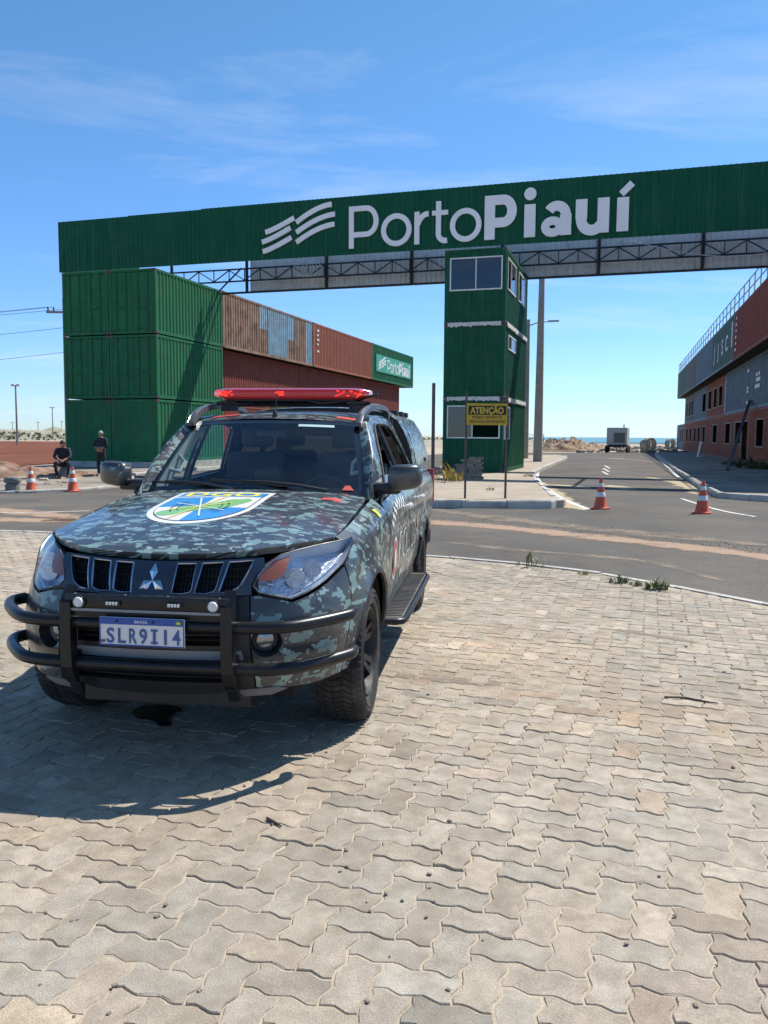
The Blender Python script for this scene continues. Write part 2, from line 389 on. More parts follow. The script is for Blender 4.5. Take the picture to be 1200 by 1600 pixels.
# kerb stones between paving and road
def offs(pl, d):
    out = []
    for i, p in enumerate(pl):
        a = Vector(pl[max(i-1,0)]); c = Vector(pl[min(i+1,len(pl)-1)]); t_ = (c-a).normalized(); out.append((p[0]-t_.y*d, p[1]+t_.x*d))
    return out
def resample(pl, step):
    P_ = [Vector(p) for p in pl]; acc = [0]
    for a, c in zip(P_, P_[1:]): acc.append(acc[-1]+(c-a).length)
    n = int(acc[-1]/step); out = []
    for k in range(n+1):
        d = acc[-1]*k/n; i = max(0, min(len(P_)-2, int(np.searchsorted(acc, d))-1)); f = (d-acc[i])/max(acc[i+1]-acc[i],1e-9); out.append(tuple(P_[i].lerp(P_[i+1], f)))
    return out
kb = link('plaza_kerb', None); kb['kind'] = 'structure'
ks = resample(KERB, 1.0); rnd = random.Random(5)
for a, c in zip(ks, ks[1:]):
    if a[0] < -13: continue
    A = Vector(a); C = Vector(c); t_ = (C-A).normalized(); nn = Vector((-t_.y, t_.x)); g = .006
    q = [A+t_*g, C-t_*g, C-t_*g+nn*.09, A+t_*g+nn*.09]; h = .012+rnd.uniform(-.006,.008)
    obj('kerb_stone', MB().prism([tuple(v) for v in q], -.1, h), M_CONC, kb)

# interlocking pavers, herringbone: every unit edge carries the same S wave, so neighbours interlock
PW = .1165; PE1 = Vector((math.cos(.31), -math.sin(.31))); PE2 = Vector((math.sin(.31), math.cos(.31)))
def wave(p, q):
    """points of the unit edge p->q (excluding q); the wave is fixed in lattice space"""
    (x0,y0),(x1,y1) = p, q; rev = (x1 < x0) or (y1 < y0)
    if rev: (x0,y0),(x1,y1) = q, p
    hz = y0 == y1; d = .070 if hz else -.070
    pr = [(0,0),(.24,d),(.36,d*.85),(.64,-d*.85),(.76,-d),(1,0)]
    pts = [(x0+s_*(x1-x0)+(0 if hz else w_), y0+s_*(y1-y0)+(w_ if hz else 0)) for s_, w_ in pr]
    if rev: pts = pts[::-1]
    return pts[:-1]
def paver_outline(kind):
    c = [(0,0),(1,0),(2,0),(2,1),(1,1),(0,1)] if kind == 'H' else [(0,0),(1,0),(1,1),(1,2),(0,2),(0,1)]
    o = []
    for i in range(6): o += wave(c[i], c[(i+1)%6])
    cx, cy = (1,.5) if kind == 'H' else (.5,1)
    return [((x-cx)*PW, (y-cy)*PW) for x, y in o]
def inset(poly, d):
    n = len(poly); out = []
    for i in range(n):
        a, p, c = Vector(poly[i-1]), Vector(poly[i]), Vector(poly[(i+1)%n]); e1 = (p-a).normalized(); e2 = (c-p).normalized()
        n1 = Vector((-e1.y,e1.x)); n2 = Vector((-e2.y,e2.x)); m_ = (n1+n2); m_ = m_/max(m_.dot(n1),.5); out.append((p.x+m_.x*d, p.y+m_.y*d))
    return out
def paver_geo(kind, rv=None):
    o = paver_outline(kind)
    if rv: o = [(x+rv.gauss(0,.0011), y+rv.gauss(0,.0011)) for x, y in o]
    o = [tuple(PE1*x+PE2*y) for x, y in o]; n = len(o)
    lo = inset(o, .0028); mi = inset(o, .0038); hi = inset(o, .0062)
    if rv:
        for _ in range(rv.choice((0,0,1,2))):
            q = rv.randrange(n); c = (sum(p[0] for p in hi)/n, sum(p[1] for p in hi)/n)
            for w_ in (0,1): e = (q+w_)%n; hi[e] = (hi[e][0]+(c[0]-hi[e][0])*rv.uniform(.05,.16), hi[e][1]+(c[1]-hi[e][1])*rv.uniform(.05,.16))
    vs = [(x,y,-.010) for x,y in lo]+[(x,y,-.0032) for x,y in mi]+[(x,y,0) for x,y in hi]
    fs = [tuple(range(2*n,3*n))]
    for L in (0,n):
        fs += [(L+i,L+(i+1)%n,L+n+(i+1)%n,L+n+i) for i in range(n)]
    return vs, fs
RV = random.Random(71); PG = {(k,q): paver_geo(k, RV) for k in 'HV' for q in range(8)}
def mesh_from(name, g, mat):
    mb = MB(); mb.add(*g); me = make_mesh(name, mb, mat); return me
PM_ = {k: mesh_from('paver', PG[k], M_PAV1) for k in PG}
tiles = []; rnd = random.Random(11)
inner = PLAZA
for k in range(-170, 171):
    for m_ in range(-90, 91):
        bx, by = k+2*m_, -k+2*m_
        for kd, cx, cy in (('H',bx+1,by+.5),('V',bx+2.5,by+1)):
            p = PE1*(cx*PW)+PE2*(cy*PW)
            if not (-8.5 < p.x < 7.3 and .7 < p.y < 14): continue
            if p.y < 1.4 or abs(p.x) > p.y*.62+1.6: continue
            if not inpoly(p.x, p.y, inner): continue
            tiles.append((p.x, p.y, kd))
KA = np.array(KERB)
def kerb_clear(x, y): return np.min(np.hypot(KA[:,0]-x, KA[:,1]-y)) > .10 or y < 6
def tint(x, y):
    b_ = rnd.gauss(1.0,.058)*(1+.16*noise.noise(Vector((x*.75,y*.75,9.3)))+.08*noise.noise(Vector((x*2.1,y*2.1,1.3)))); q = rnd.random()
    if q < .07: b_ *= 1.17
    elif q > .93: b_ *= .84
    w = rnd.gauss(.0,.022)+.10*max(0,noise.noise(Vector((x*.55+4,y*.8,2.2)))); pk = rnd.random() < .06
    return (b_*(1+w+(.04 if pk else 0)), b_*(1-(.03 if pk else 0)), b_*(1-w-(.05 if pk else 0)), 1)
def visible(x, y):
    return y > 1.86 and abs(x)/y < .47
order = sorted(range(len(tiles)), key=lambda i: (0 if visible(tiles[i][0], tiles[i][1]) else 1, tiles[i][1]**2+tiles[i][0]**2))
single = set(order[:300])
VV = []; FF = []; TT = []
for i, (x, y, kd) in enumerate(tiles):
    kd = (kd, rnd.randrange(8)); z = rnd.gauss(0,.0014)-.004*max(0,noise.noise(Vector((x*.9,y*.9,3.1)))); tx, ty = rnd.gauss(0,.0075), rnd.gauss(0,.0075); c_ = tint(x, y)
    if i in single:
        o = link('paver', PM_[kd], bed, loc=(x, y, z), rot=(tx, ty, rnd.gauss(0,.004))); o.color = c_
    else:
        if y > 6 and not kerb_clear(x, y): continue
        vs, fs = PG[kd]; o_ = len(VV)
        VV += [(x+a, y+b2, z+c+a*-ty+b2*tx) for a, b2, c in vs]; FF += [tuple(q+o_ for q in f) for f in fs]; TT += [c_]*len(vs)
mb = MB(); mb.v = VV; mb.f = FF
po = obj('pavers', mb, M_PAV2, bed); po['kind'] = 'stuff'
ca = po.data.color_attributes.new('tint', 'FLOAT_COLOR', 'POINT'); ca.data.foreach_set('color', np.array(TT, dtype=np.float32).ravel())

# sand drifted over the road and the paving: thin ragged films
def drift_mat(name, col, dens_):
    m = bpy.data.materials.new(name); m.use_nodes = True; nt = m.node_tree; b = nt.nodes['Principled BSDF']; b.inputs['Roughness'].default_value = .95
    t = N(nt,'ShaderNodeTexCoord'); uv = N(nt,'ShaderNodeSeparateXYZ'); lnk(nt,t.outputs['UV'],uv.inputs[0])
    e = N(nt,'ShaderNodeMath',operation='MULTIPLY'); lnk(nt,uv.outputs['Y'],e.inputs[0]); o1 = N(nt,'ShaderNodeMath',operation='SUBTRACT'); o1.inputs[0].default_value = 1; lnk(nt,uv.outputs['Y'],o1.inputs[1]); lnk(nt,o1.outputs[0],e.inputs[1])
    e4 = N(nt,'ShaderNodeMath',operation='MULTIPLY'); e4.inputs[1].default_value = 4; lnk(nt,e.outputs[0],e4.inputs[0])
    n1 = N(nt,'ShaderNodeTexNoise'); n1.inputs['Scale'].default_value = 1.7; n1.inputs['Detail'].default_value = 10; n1.inputs['Roughness'].default_value = .72; lnk(nt,t.outputs['Object'],n1.inputs['Vector'])
    n3 = N(nt,'ShaderNodeTexNoise'); n3.inputs['Scale'].default_value = 26; n3.inputs['Detail'].default_value = 5; n3.inputs['Roughness'].default_value = .8; lnk(nt,t.outputs['Object'],n3.inputs['Vector'])
    s1 = N(nt,'ShaderNodeMath',operation='MULTIPLY_ADD'); lnk(nt,n1.outputs['Fac'],s1.inputs[0]); s1.inputs[1].default_value = 1.1; s2 = N(nt,'ShaderNodeMath',operation='MULTIPLY_ADD'); lnk(nt,n3.outputs['Fac'],s2.inputs[0]); s2.inputs[1].default_value = .55; lnk(nt,s2.outputs[0],s1.inputs[2]); s2.inputs[2].default_value = 0
    a = N(nt,'ShaderNodeMath',operation='MULTIPLY_ADD'); lnk(nt,e4.outputs[0],a.inputs[0]); a.inputs[1].default_value = .6; lnk(nt,s1.outputs[0],a.inputs[2])
    r = N(nt,'ShaderNodeMapRange'); lnk(nt,a.outputs[0],r.inputs[0]); r.inputs[1].default_value = 1.30-dens_*.28; r.inputs[2].default_value = 1.52-dens_*.28; r.inputs[4].default_value = .78
    n2 = N(nt,'ShaderNodeTexNoise'); n2.inputs['Scale'].default_value = 30; lnk(nt,t.outputs['Object'],n2.inputs['Vector'])
    mx = N(nt,'ShaderNodeMixRGB'); lnk(nt,n2.outputs['Fac'],mx.inputs[0]); mx.inputs[1].default_value = (*[c*.75 for c in col],1); mx.inputs[2].default_value = (*[c*1.2 for c in col],1); lnk(nt,mx.outputs[0],b.inputs['Base Color'])
    lnk(nt,r.outputs[0],b.inputs['Alpha']); return m
M_DRIFT = drift_mat('drifted_sand', (.43,.29,.195), .62); M_DRIFTY = drift_mat('pale_drifted_sand', (.50,.41,.26), .8); M_DUST = drift_mat('dust_film', (.27,.215,.16), .15)
DRZ = [0]
def drift(name, line, w, mat, z=-.018):
    pl = resample(chaikin(line, 2, False), .35); rn = random.Random(len(line)*31+int(w*100)); mb = MB(); DRZ[0] += 1
    w_ = [w*(.6+.8*noise.noise(Vector((i*.31, len(line)*3.3, w)))**2+.3*rn.random())*min(1,(i+1)/3,(len(pl)-i)/3) for i in range(len(pl))]
    zz = z+.0012*(DRZ[0] % 3)
    A = [offs(pl,1)[i] for i in range(len(pl))]; vs = []; uv = []; nv = 8
    for i, p in enumerate(pl):
        nx_, ny_ = A[i][0]-p[0], A[i][1]-p[1]
        for k in range(nv+1): q = (k/nv-.5)*2*w_[i]; vs.append((p[0]+nx_*q, p[1]+ny_*q, zz)); uv.append((i*.35, k/nv))
    fs = [(i*(nv+1)+k, (i+1)*(nv+1)+k, (i+1)*(nv+1)+k+1, i*(nv+1)+k+1) for i in range(len(pl)-1) for k in range(nv)]
    mb.add(vs, fs, uv); o = obj(name, mb, mat); o['kind'] = 'structure'; return o
drift('sand_streak', [gnd(-300,800),gnd(0,812),gnd(300,812),gnd(640,812),gnd(760,820),gnd(880,832),gnd(1000,845),gnd(1120,858),gnd(1330,885)], .66, M_DRIFT)
drift('sand_streak', [gnd(640,790),gnd(800,812),gnd(960,828),gnd(1200,850)], .9, M_DUST)
drift('sand_streak', [gnd(690,845),gnd(860,862),gnd(1010,872),gnd(1130,905)], .30, M_DUST)
drift('sand_streak', [gnd(-60,792),gnd(60,800),gnd(150,815)], .8, M_DRIFT)
drift('sand_patch', [gnd(838,752),gnd(868,772),gnd(892,790),gnd(918,796)], .55, M_DRIFTY)
drift('sand_patch', [gnd(850,756),gnd(890,758),gnd(918,762)], .75, M_DRIFTY)
drift('sand_patch', [gnd(950,757),gnd(985,764)], .7, M_DRIFTY)
drift('sand_patch', [gnd(1010,745),gnd(1060,752),gnd(1100,772)], .5, M_DRIFTY)
drift('sand_patch', [gnd(940,742),gnd(990,744),gnd(1060,748)], 1.0, M_DUST)
drift('sand_patch', [gnd(900,714),gnd(960,716),gnd(1030,722)], 1.6, M_DUST)
for l, w in (([(-.1,6.4),(.35,6.2)],.3),([(.0,5.3),(.5,5.15),(.75,5.1)],.22),([(1.9,6.6),(2.4,6.2)],.3)): drift('dust_patch', l, w*1.3, M_DUST, .0012)
# ------------------------------------------------------------------ raised islands and sidewalks with kerbs
M_TILE = pm('island_paving', (.37,.315,.24), .92, spec=.15, var=.14, vs=.9, dirt=(.30,.24,.18), dscale=.7, damt=.6, bump=.5, bscale=14, rrand=False, fine=.14, fscale=14)
def raised(name, poly, z, mat, kerb_ranges=True, kw=.14, stone=1.0, lim=140):
    """raised slab; its rim is built of separate kerb stones"""
    n = len(poly); ar = sum(poly[i][0]*poly[(i+1)%n][1]-poly[(i+1)%n][0]*poly[i][1] for i in range(n))
    if ar < 0: poly = poly[::-1]
    base = struct(name, MB().prism(inset(poly, kw), -.2, z-.012), mat)
    pl = resample(poly+[poly[0]], stone); rn = random.Random(int(abs(poly[0][0])*100)); c = 0
    for a, b_ in zip(pl, pl[1:]):
        A = Vector(a); Bv = Vector(b_); m_ = (A+Bv)/2
        if m_.length > lim or abs(m_.x)/max(m_.y,1) > .62: continue
        t_ = (Bv-A).normalized(); nn = Vector((-t_.y,t_.x)); g = .006; dz = rn.uniform(-.012,.012); e = rn.uniform(-.008,.008)
        q = [A+t_*g+nn*e, Bv-t_*g+nn*e, Bv-t_*g+nn*(kw-.003), A+t_*g+nn*(kw-.003)]
        mb = MB(); hi = [v+((Vector((0,0))) if i > 1 else nn*.02) for i, v in enumerate(q)]
        vs = [(v.x,v.y,-.15) for v in q]+[(v.x,v.y,z-.03+dz) for v in q]+[(v.x,v.y,z+dz) for v in hi]
        mb.add(vs, [(8,9,10,11)]+[(L+i,L+(i+1)%4,L+4+(i+1)%4,L+4+i) for L in (0,4) for i in range(4)])
        obj('kerb_stone', mb, M_CONC, base); c += 1
    return base
ISLAND = [(-1.3,18.45),(1.0,18.25),(3.55,18.15),gw(3.75,-13.5),gw(3.3,-12.2),gw(1.75,-3.5),gw(1.0,2),gw(.75,8),gw(.45,18),gw(.1,28),gw(-.4,33),gw(-1.6,36),gw(-2.9,34),gw(-3.6,26),gw(-3.7,8),gw(-3.8,0),gw(-4.6,-8)]
raised('tower_island', ISLAND, .15, M_TILE)
LWALK = [(-34,24.4),(-16,21.9),(-12,21.2),(-9.6,21.6),(-8.3,23.0),(-7.8,25.0),gw(-13.6,-4.5),gw(-14.2,-1),gw(-14.3,44),gw(-22,44),gw(-21.8,-1.2),(-34,35)]
raised('left_sidewalk', LWALK, .06, M_WALK)
RWALK = [(11.2,18.4),gw(7.2,-9.2),gw(6.95,-5),gw(6.7,10),gw(6.3,50),gw(6.6,56),gw(16,56),gw(16,-9),(22,17)]
raised('right_sidewalk', RWALK, .13, M_WALK)
# painted lines
def line(name, pl, w, z=-.014):
    pl = resample(pl, .5); A = offs(pl, w/2); C = offs(pl, -w/2); vs = [(x,y,z) for x,y in A]+[(x,y,z) for x,y in C]; n = len(pl)
    return struct(name, MB().add(vs, [(i,n+i,n+i+1,i+1) for i in range(n-1)]), M_PAINT)
line('edge_line', chaikin([gnd(920,795),gnd(876,778),gnd(846,757),gnd(838,744),gnd(842,734),gnd(858,725),gnd(880,719)],3,False), .14)
line('edge_line', chaikin([gnd(1180,806),gnd(1124,797),gnd(1064,778)],2,False), .10)
line('edge_line', chaikin([gnd(1060,745),gnd(1040,726),gnd(1024,712)],2,False), .14)
for k in range(5): line('lane_dash', [gnd(945-2*k,727+k*4.5)[:2], gnd(953-1.5*k,731.5+k*4.8)[:2]], .11) if k < 3 else None
line('lane_dash', [gnd(952,716),gnd(975,716.5)], .5)
line('edge_line', [gnd(-60,799),gnd(40,800),gnd(140,797)], .10)
# ------------------------------------------------------------------ shipping containers
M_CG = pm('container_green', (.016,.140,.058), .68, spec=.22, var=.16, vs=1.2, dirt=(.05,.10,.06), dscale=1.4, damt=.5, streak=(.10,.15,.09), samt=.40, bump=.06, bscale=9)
M_CGF = pm('tower_green', (.007,.088,.040), .65, spec=.22, var=.18, vs=1.4, dirt=(.02,.07,.045), dscale=1.8, damt=.5, streak=(.05,.13,.08), samt=.45, bump=.05, bscale=9)
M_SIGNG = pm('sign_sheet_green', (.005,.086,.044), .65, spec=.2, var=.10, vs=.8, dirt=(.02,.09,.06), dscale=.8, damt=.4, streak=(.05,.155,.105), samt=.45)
M_RUST = pm('container_rust', (.27,.165,.110), .8, spec=.2, var=.25, vs=2, dirt=(.10,.055,.04), dscale=1.6, damt=.8, streak=(.36,.32,.28), samt=.7, bump=.15, bscale=14)
M_BLUEW = pm('container_faded_blue', (.20,.33,.41), .6, var=.2, vs=2, dirt=(.22,.15,.11), dscale=1.3, damt=.75, streak=(.42,.48,.50), samt=.6)
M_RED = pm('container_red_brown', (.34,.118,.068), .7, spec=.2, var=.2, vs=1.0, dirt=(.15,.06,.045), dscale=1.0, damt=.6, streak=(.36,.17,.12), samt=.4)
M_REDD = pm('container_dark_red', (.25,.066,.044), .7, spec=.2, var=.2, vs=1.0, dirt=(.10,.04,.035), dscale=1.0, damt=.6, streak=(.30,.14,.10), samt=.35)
M_SLATE = pm('container_slate_blue', (.095,.150,.195), .6, var=.22, vs=1.0, dirt=(.12,.11,.10), dscale=1.2, damt=.6, streak=(.20,.25,.28), samt=.4)
M_DKGRN = pm('container_old_green', (.045,.105,.085), .6, var=.25, vs=1.0, dirt=(.10,.07,.05), dscale=1.2, damt=.7, streak=(.14,.17,.15), samt=.4)
M_GREYC = pm('container_dull_grey', (.12,.125,.115), .65, var=.25, vs=1.0, dirt=(.13,.09,.06), dscale=1.2, damt=.7, streak=(.2,.2,.18), samt=.4)
M_STEEL = pm('black_steel', (.018,.018,.021), .5, var=.2, vs=4, dirt=(.07,.045,.03), dscale=5, damt=.4)
M_CAST = pm('corner_casting_steel', (.07,.065,.06), .6, var=.3, vs=8, dirt=(.16,.08,.05), dscale=8, damt=.7)
M_GALV = pm('galvanised_sheet', (.74,.74,.75), .6, metal=.0, var=.12, vs=1.5, dirt=(.27,.23,.2), dscale=1.5, damt=.5, streak=(.62,.62,.62), samt=.35)
M_WHITE = pm('white_frame', (.72,.72,.70), .5, var=.08, vs=4)
M_FOAM = pm('white_sealant', (.62,.60,.57), .8, var=.15, vs=9, bump=.6, bscale=12)
M_DARK = flat('dark_inside', (.012,.012,.014), .9)
G_BLUE = glass('window_glass_tinted', (.20,.25,.30), 1.75)
G_CLR = glass('window_glass', (.45,.52,.52), 1.6)
def corr(mb, L, z0, z1, mapf, pitch=.278, depth=.036, ops=(), u0=0.0, prof=None):
    """corrugated steel sheet with real ribs, cut round its openings"""
    pr = prof or ((0,0),(.26,0),(.5,-1),(.76,-1))
    us = []; u = u0
    while u < u0+L:
        for a, d in pr: us.append((u+a*pitch, d*depth))
        u += pitch
    us.append((u, 0)); us = [q for q in us if u0 <= q[0] <= u0+L]
    if us[-1][0] < u0+L-1e-4: us.append((u0+L, us[-1][1]))
    br = sorted({x for a, b_, za, zb in ops for x in (a, b_)})
    for x in br:
        if all(abs(x-q[0]) > 1e-4 for q in us): us.append((x, float(np.interp(x, [q[0] for q in us], [q[1] for q in us])))); us.sort()
    for (ua, da), (ub, db) in zip(us, us[1:]):
        if ub-ua < 1e-5: continue
        m_ = (ua+ub)/2; iv = [(z0, z1)]
        for a, b_, za, zb in ops:
            if a-1e-6 < m_ < b_+1e-6:
                nv = []
                for lo, hi in iv:
                    if zb <= lo or za >= hi: nv.append((lo, hi)); continue
                    if za > lo: nv.append((lo, za))
                    if zb < hi: nv.append((zb, hi))
                iv = nv
        for lo, hi in iv: mb.add([mapf(ua,da,lo),mapf(ub,db,lo),mapf(ub,db,hi),mapf(ua,da,hi)], [(0,1,2,3)])
    return mb
CW = 2.438
CACHE = {}
def cached(key, fn, mat, name):
    k = (key, mat.name)
    if k not in CACHE: CACHE[k] = make_mesh(name, fn(), mat)
    return CACHE[k]
def add_window(parent, mapf, a, b_, za, zb, gl, mull=(0.5,), fr=.05, fmat=None, dep=.03, name='window', panes=True):
    """frame proud of the sheet, each pane its own"""
    fmat = fmat or M_WHITE; mb = MB()
    def bx(u0,u1,z0,z1,d0=-dep,d1=dep):
        vs = [mapf(u,d,z) for z in (z0,z1) for u,d in ((u0,d0),(u1,d0),(u1,d1),(u0,d1))]
        mb.add(vs, [(3,2,1,0),(4,5,6,7),(0,1,5,4),(1,2,6,5),(2,3,7,6),(3,0,4,7)])
    bx(a-fr,b_+fr,za-fr,za); bx(a-fr,b_+fr,zb,zb+fr); bx(a-fr,a,za,zb); bx(b_,b_+fr,za,zb)
    xs = [a]
    for m_ in mull: c = a+(b_-a)*m_; bx(c-.02,c+.02,za,zb,-.02,dep-.004); xs += [c-.02,c+.02]
    xs.append(b_); w = obj(name, mb, fmat, parent)
    if panes:
        for i in range(0,len(xs),2):
            if gl[i//2 % len(gl)] is None: continue
            p = MB(); d_ = -.008+.012*(i//2 % 2); p.add([mapf(xs[i],d_,za),mapf(xs[i+1],d_,za),mapf(xs[i+1],d_,zb),mapf(xs[i],d_,zb)],[(0,1,2,3)]); obj('pane', p, gl[i//2 % len(gl)], w)
    return w
def container(name, label, L, H, loc, rz, mat, faces=None, group=None, segs=None, W=CW):
    """local x across (0..W), y along (0..L). faces: E x=W, W x=0, S y=0, N y=L; values: list of openings, 'door' or None to leave out"""
    faces = faces or {}; c = thing(name, label, 'container', loc, rz, group); e = .010
    maps = {'E': (L, lambda u,d,z: (W-e+d, u, z)), 'W': (L, lambda u,d,z: (e-d, L-u, z)), 'S': (W, lambda u,d,z: (u, e-d, z)), 'N': (W, lambda u,d,z: (W-u, L-e+d, z))}
    pw = .11
    for f, (fl, mf) in maps.items():
        sp = faces.get(f, [])
        if sp is None: continue
        nm = 'side_panel' if f in 'EW' else 'end_panel'
        if sp == 'door':
            for k in (0,1):
                ua = pw+.01+k*(fl-2*pw)/2; ub = pw-.01+(k+1)*(fl-2*pw)/2
                mb = MB()
                def bx(u0,u1,z0,z1,d0,d1):
                    vs = [mf(u,d,z) for z in (z0,z1) for u,d in ((u0,d0),(u1,d0),(u1,d1),(u0,d1))]; mb.add(vs, [(0,1,2,3),(7,6,5,4),(4,5,1,0),(5,6,2,1),(6,7,3,2),(7,4,0,3)])
                bx(ua,ub,.16,H-.13,-.05,-.02)
                for zz in (.17,H*.24,H*.40,H*.56,H*.72,H-.30): bx(ua+.03,ub-.03,zz,zz+.12,-.02,-.004)
                bx(ua,ua+.05,.16,H-.13,-.021,0); bx(ub-.05,ub,.16,H-.13,-.021,0)
                d_ = obj('door', mb, mat, c)
                for q in (.27,.73):
                    uu = ua+(ub-ua)*q; r = MB().tube([mf(uu,.028,.10),mf(uu,.028,H-.08)], .022, 6)
                    for zz in (.2,.9,H*.5,H-.9,H-.22): a_ = mf(uu-.06,-.002,zz); b_ = mf(uu+.06,.045,zz+.05); r.box([min(x,y) for x,y in zip(a_,b_)],[max(x,y) for x,y in zip(a_,b_)])
                    obj('lock_rod', r, mat, d_)
                    if q == (.73 if k == 0 else .27): hb = MB().bar(mf(uu,.05,1.15), mf(uu+(-.42 if k == 0 else .42),.05,1.15), .03); obj('door_handle', hb, mat, d_)
            continue
        ops = sp
        if segs and f in segs:
            for (ua, ub, z0, z1, sm_) in segs[f]:
                mb = MB(); corr(mb, ub-ua, z0, z1, mf, u0=ua); obj(nm, mb, sm_, c)
            continue
        mb = MB(); corr(mb, fl-2*pw+.02, .14, H-.10, mf, u0=pw-.01, ops=ops); obj(nm, mb, mat, c)
    obj('roof_panel', MB().box((.05,.05,H-.05),(W-.05,L-.05,H-.012)), mat, c)
    obj('floor_panel', MB().box((.05,.05,.06),(W-.05,L-.05,.10)), M_DARK, c)
    pk = ('post',H)
    for x, y in ((0,0),(W-pw,0),(0,L-pw),(W-pw,L-pw)): link('corner_post', cached(pk, lambda: MB().box((.004,.004,.118),(pw-.004,pw-.004,H-.118)), mat, 'corner_post'), c, loc=(x,y,0))
    for z0, z1, nm in ((.004,.15,'bottom_rail'),(H-.11,H-.006,'top_rail')):
        for x in (.005,W-.065): link(nm, cached((nm,L,H), lambda: MB().box((0,.17,z0),(.06,L-.17,z1)), mat, nm), c, loc=(x,0,0))
        for y in (.005,L-.065): link(nm, cached((nm,W,H,'e'), lambda: MB().box((.17,0,z0),(W-.17,.06,z1)), mat, nm), c, loc=(0,y,0))
    cm = cached(('cast',), lambda: MB().bbox((0,0,0),(.165,.175,.118),.008), M_CAST, 'corner_casting')
    for x in (-.003,W-.162):
        for y in (-.003,L-.172):
            for z in (0,H-.118): link('corner_casting', cm, c, loc=(x,y,z))
    return c
def gcont(name, label, s, t, z, L, H, mat, **k):
    x, y = gw(s, t); return container(name, label, L, H, (x, y, z), -PHI, mat, **k)

# ---- control tower: three green containers stacked on the island
TW = CW; TH = 2.895; ZB = .15
G3 = 'stacked tower containers'
WN = lambda a,b_,za,zb: (a,b_,za,zb)
for lv, lab in ((0,'ground floor green container of the tower, wide window behind the yellow sign'),(1,'middle green container of the tower with one small side window'),(2,'top green container of the tower with wide white framed window')):
    z0 = ZB+lv*TH
    so = {0:[(.22,2.25,1.38,2.58)],1:[],2:[(.26,2.24,1.35,2.52)]}[lv]
    eo = {0:[(.35,1.5,1.35,2.55)],1:[(.9,2.7,2.02,2.50)],2:[(.42,2.40,1.40,2.52),(3.35,5.3,1.40,2.52)]}[lv]
    c = gcont('tower_container', lab, -TW, 0, z0, 6.06, TH-.012, M_CGF, faces={'S':so,'E':eo})
    mS = lambda u,d,z: (u, .01-d, z); mE = lambda u,d,z: (TW-.01+d, u, z)
    if lv != 1: add_window(c, mS, *so[0], [G_BLUE, None if lv == 0 else G_BLUE], mull=(.48 if lv == 0 else .5,))
    for q in eo: add_window(c, mE, *q, [None, G_CLR] if lv != 0 else [G_CLR, G_CLR], mull=(.42,))
    if lv == 2: obj('lamp_bulb', MB().lathe([(0,0),(.03,.02),(.045,.06),(.03,.1),(0,.12)],10), M_WHITE, c, smooth=True, loc=(1.5,1.2,2.1))
    obj('dividing_wall', MB().box((.1,3.0,.1),(TW-.1,3.05,TH-.1)), M_CGF, c)
# bands of sealant between the tower's containers
for lv in (1,2):
    rn = random.Random(lv); 
    x, y = gw(-TW,0); o = thing('sealant_strip', 'ragged white sealant band under the tower\'s %s container' % ('middle' if lv == 1 else 'top'), 'sealant', (x,y,ZB+lv*TH), -PHI, None)
    def strip(L_, f):
        n = 44; up = []; dn = []
        for i in range(n+1):
            u = .16+(L_-.32)*i/n; up.append((u, .075+rn.uniform(-.012,.01))); dn.append((u, -.075+(rn.choice((0,0,-.05,.03)) if i%2 else rn.uniform(-.02,.02))))
        vs = [f(u,.0,z) for u,z in up]+[f(u,.0,z) for u,z in dn]+[f(u,.05,z) for u,z in up]+[f(u,.05,z) for u,z in dn]; m_ = n+1
        fs = []
        for i in range(n): fs += [(2*m_+i,3*m_+i,3*m_+i+1,2*m_+i+1),(i,2*m_+i,2*m_+i+1,i+1),(m_+i,m_+i+1,3*m_+i+1,3*m_+i)]
        return MB().add(vs, fs)
    obj('front_band', strip(TW, lambda u,d,z: (u,-.004-d,z)), M_FOAM, o)
    obj('side_band', strip(6.06, lambda u,d,z: (TW+.004+d,u,z)), M_FOAM, o)

# ---- left stack of six green containers under the gantry
LS = -15.5; ZL = .135; HH = 2.9
rows = ('bottom','middle','top')
obj_pl = MB().box((-.1,-.12,-.05),(4.98,6.2,.30)); x, y = gw(LS-4.9,0)
pl_ = obj('plinth', obj_pl, M_CONC, loc=(x,y,.0), rz=-PHI); tag(pl_, 'low concrete plinth under the stack of green containers', 'plinth')
ZL = .30; HH = 2.868
for r_ in range(3):
    for c_, sd in ((0,'at the sunlit gateway corner'),(1,'at the outer corner by the red field')):
        s = LS-CW-c_*(CW+.03)
        gcont('green_container', '%s green container %s, %s' % (rows[r_], sd, 'ribbed end wall' if r_ == 0 else 'closed doors'), s, 0, ZL+r_*HH, 6.06, HH-.05, M_CG, faces={'S': [] if r_ == 0 else 'door'})
# ---- long container building behind it
L40 = 12.19; step = 12.26
t0 = 6.12
segs = {'E': [(.1,4.3,.14,2.72,M_RUST),(4.3,5.4,1.5,2.72,M_BLUEW),(4.3,5.4,.14,1.5,M_RUST),(5.4,8.2,.14,2.72,M_BLUEW),(8.2,9.2,1.3,2.72,M_BLUEW),(8.2,9.2,.14,1.3,M_RUST),(9.2,11.0,.14,2.72,M_RUST),(11.0,12.1,.14,2.72,M_BLUEW)]}
ZT = ZL+2*HH
for k, (lab, mt, sg) in enumerate((('rusty container patched with faded blue sheet, top row of the long building', M_RUST, segs),('plain red brown container between the rusty one and the green one', M_RED, None),('green container carrying the small sign, far end of top row', M_CG, None))):
    tc_ = gcont('long_container', lab, LS-CW, t0+k*step, ZT, L40, HH-.012, mt, segs=sg)
    if k == 1:
        for i, z in enumerate((2.35,2.05,1.75,1.45,1.0)): obj('stencil_mark', MB().box((CW-.008,.62,z),(CW-.004,.62+(.22 if i%2 else .30),z+.12)), M_WHITE, tc_)
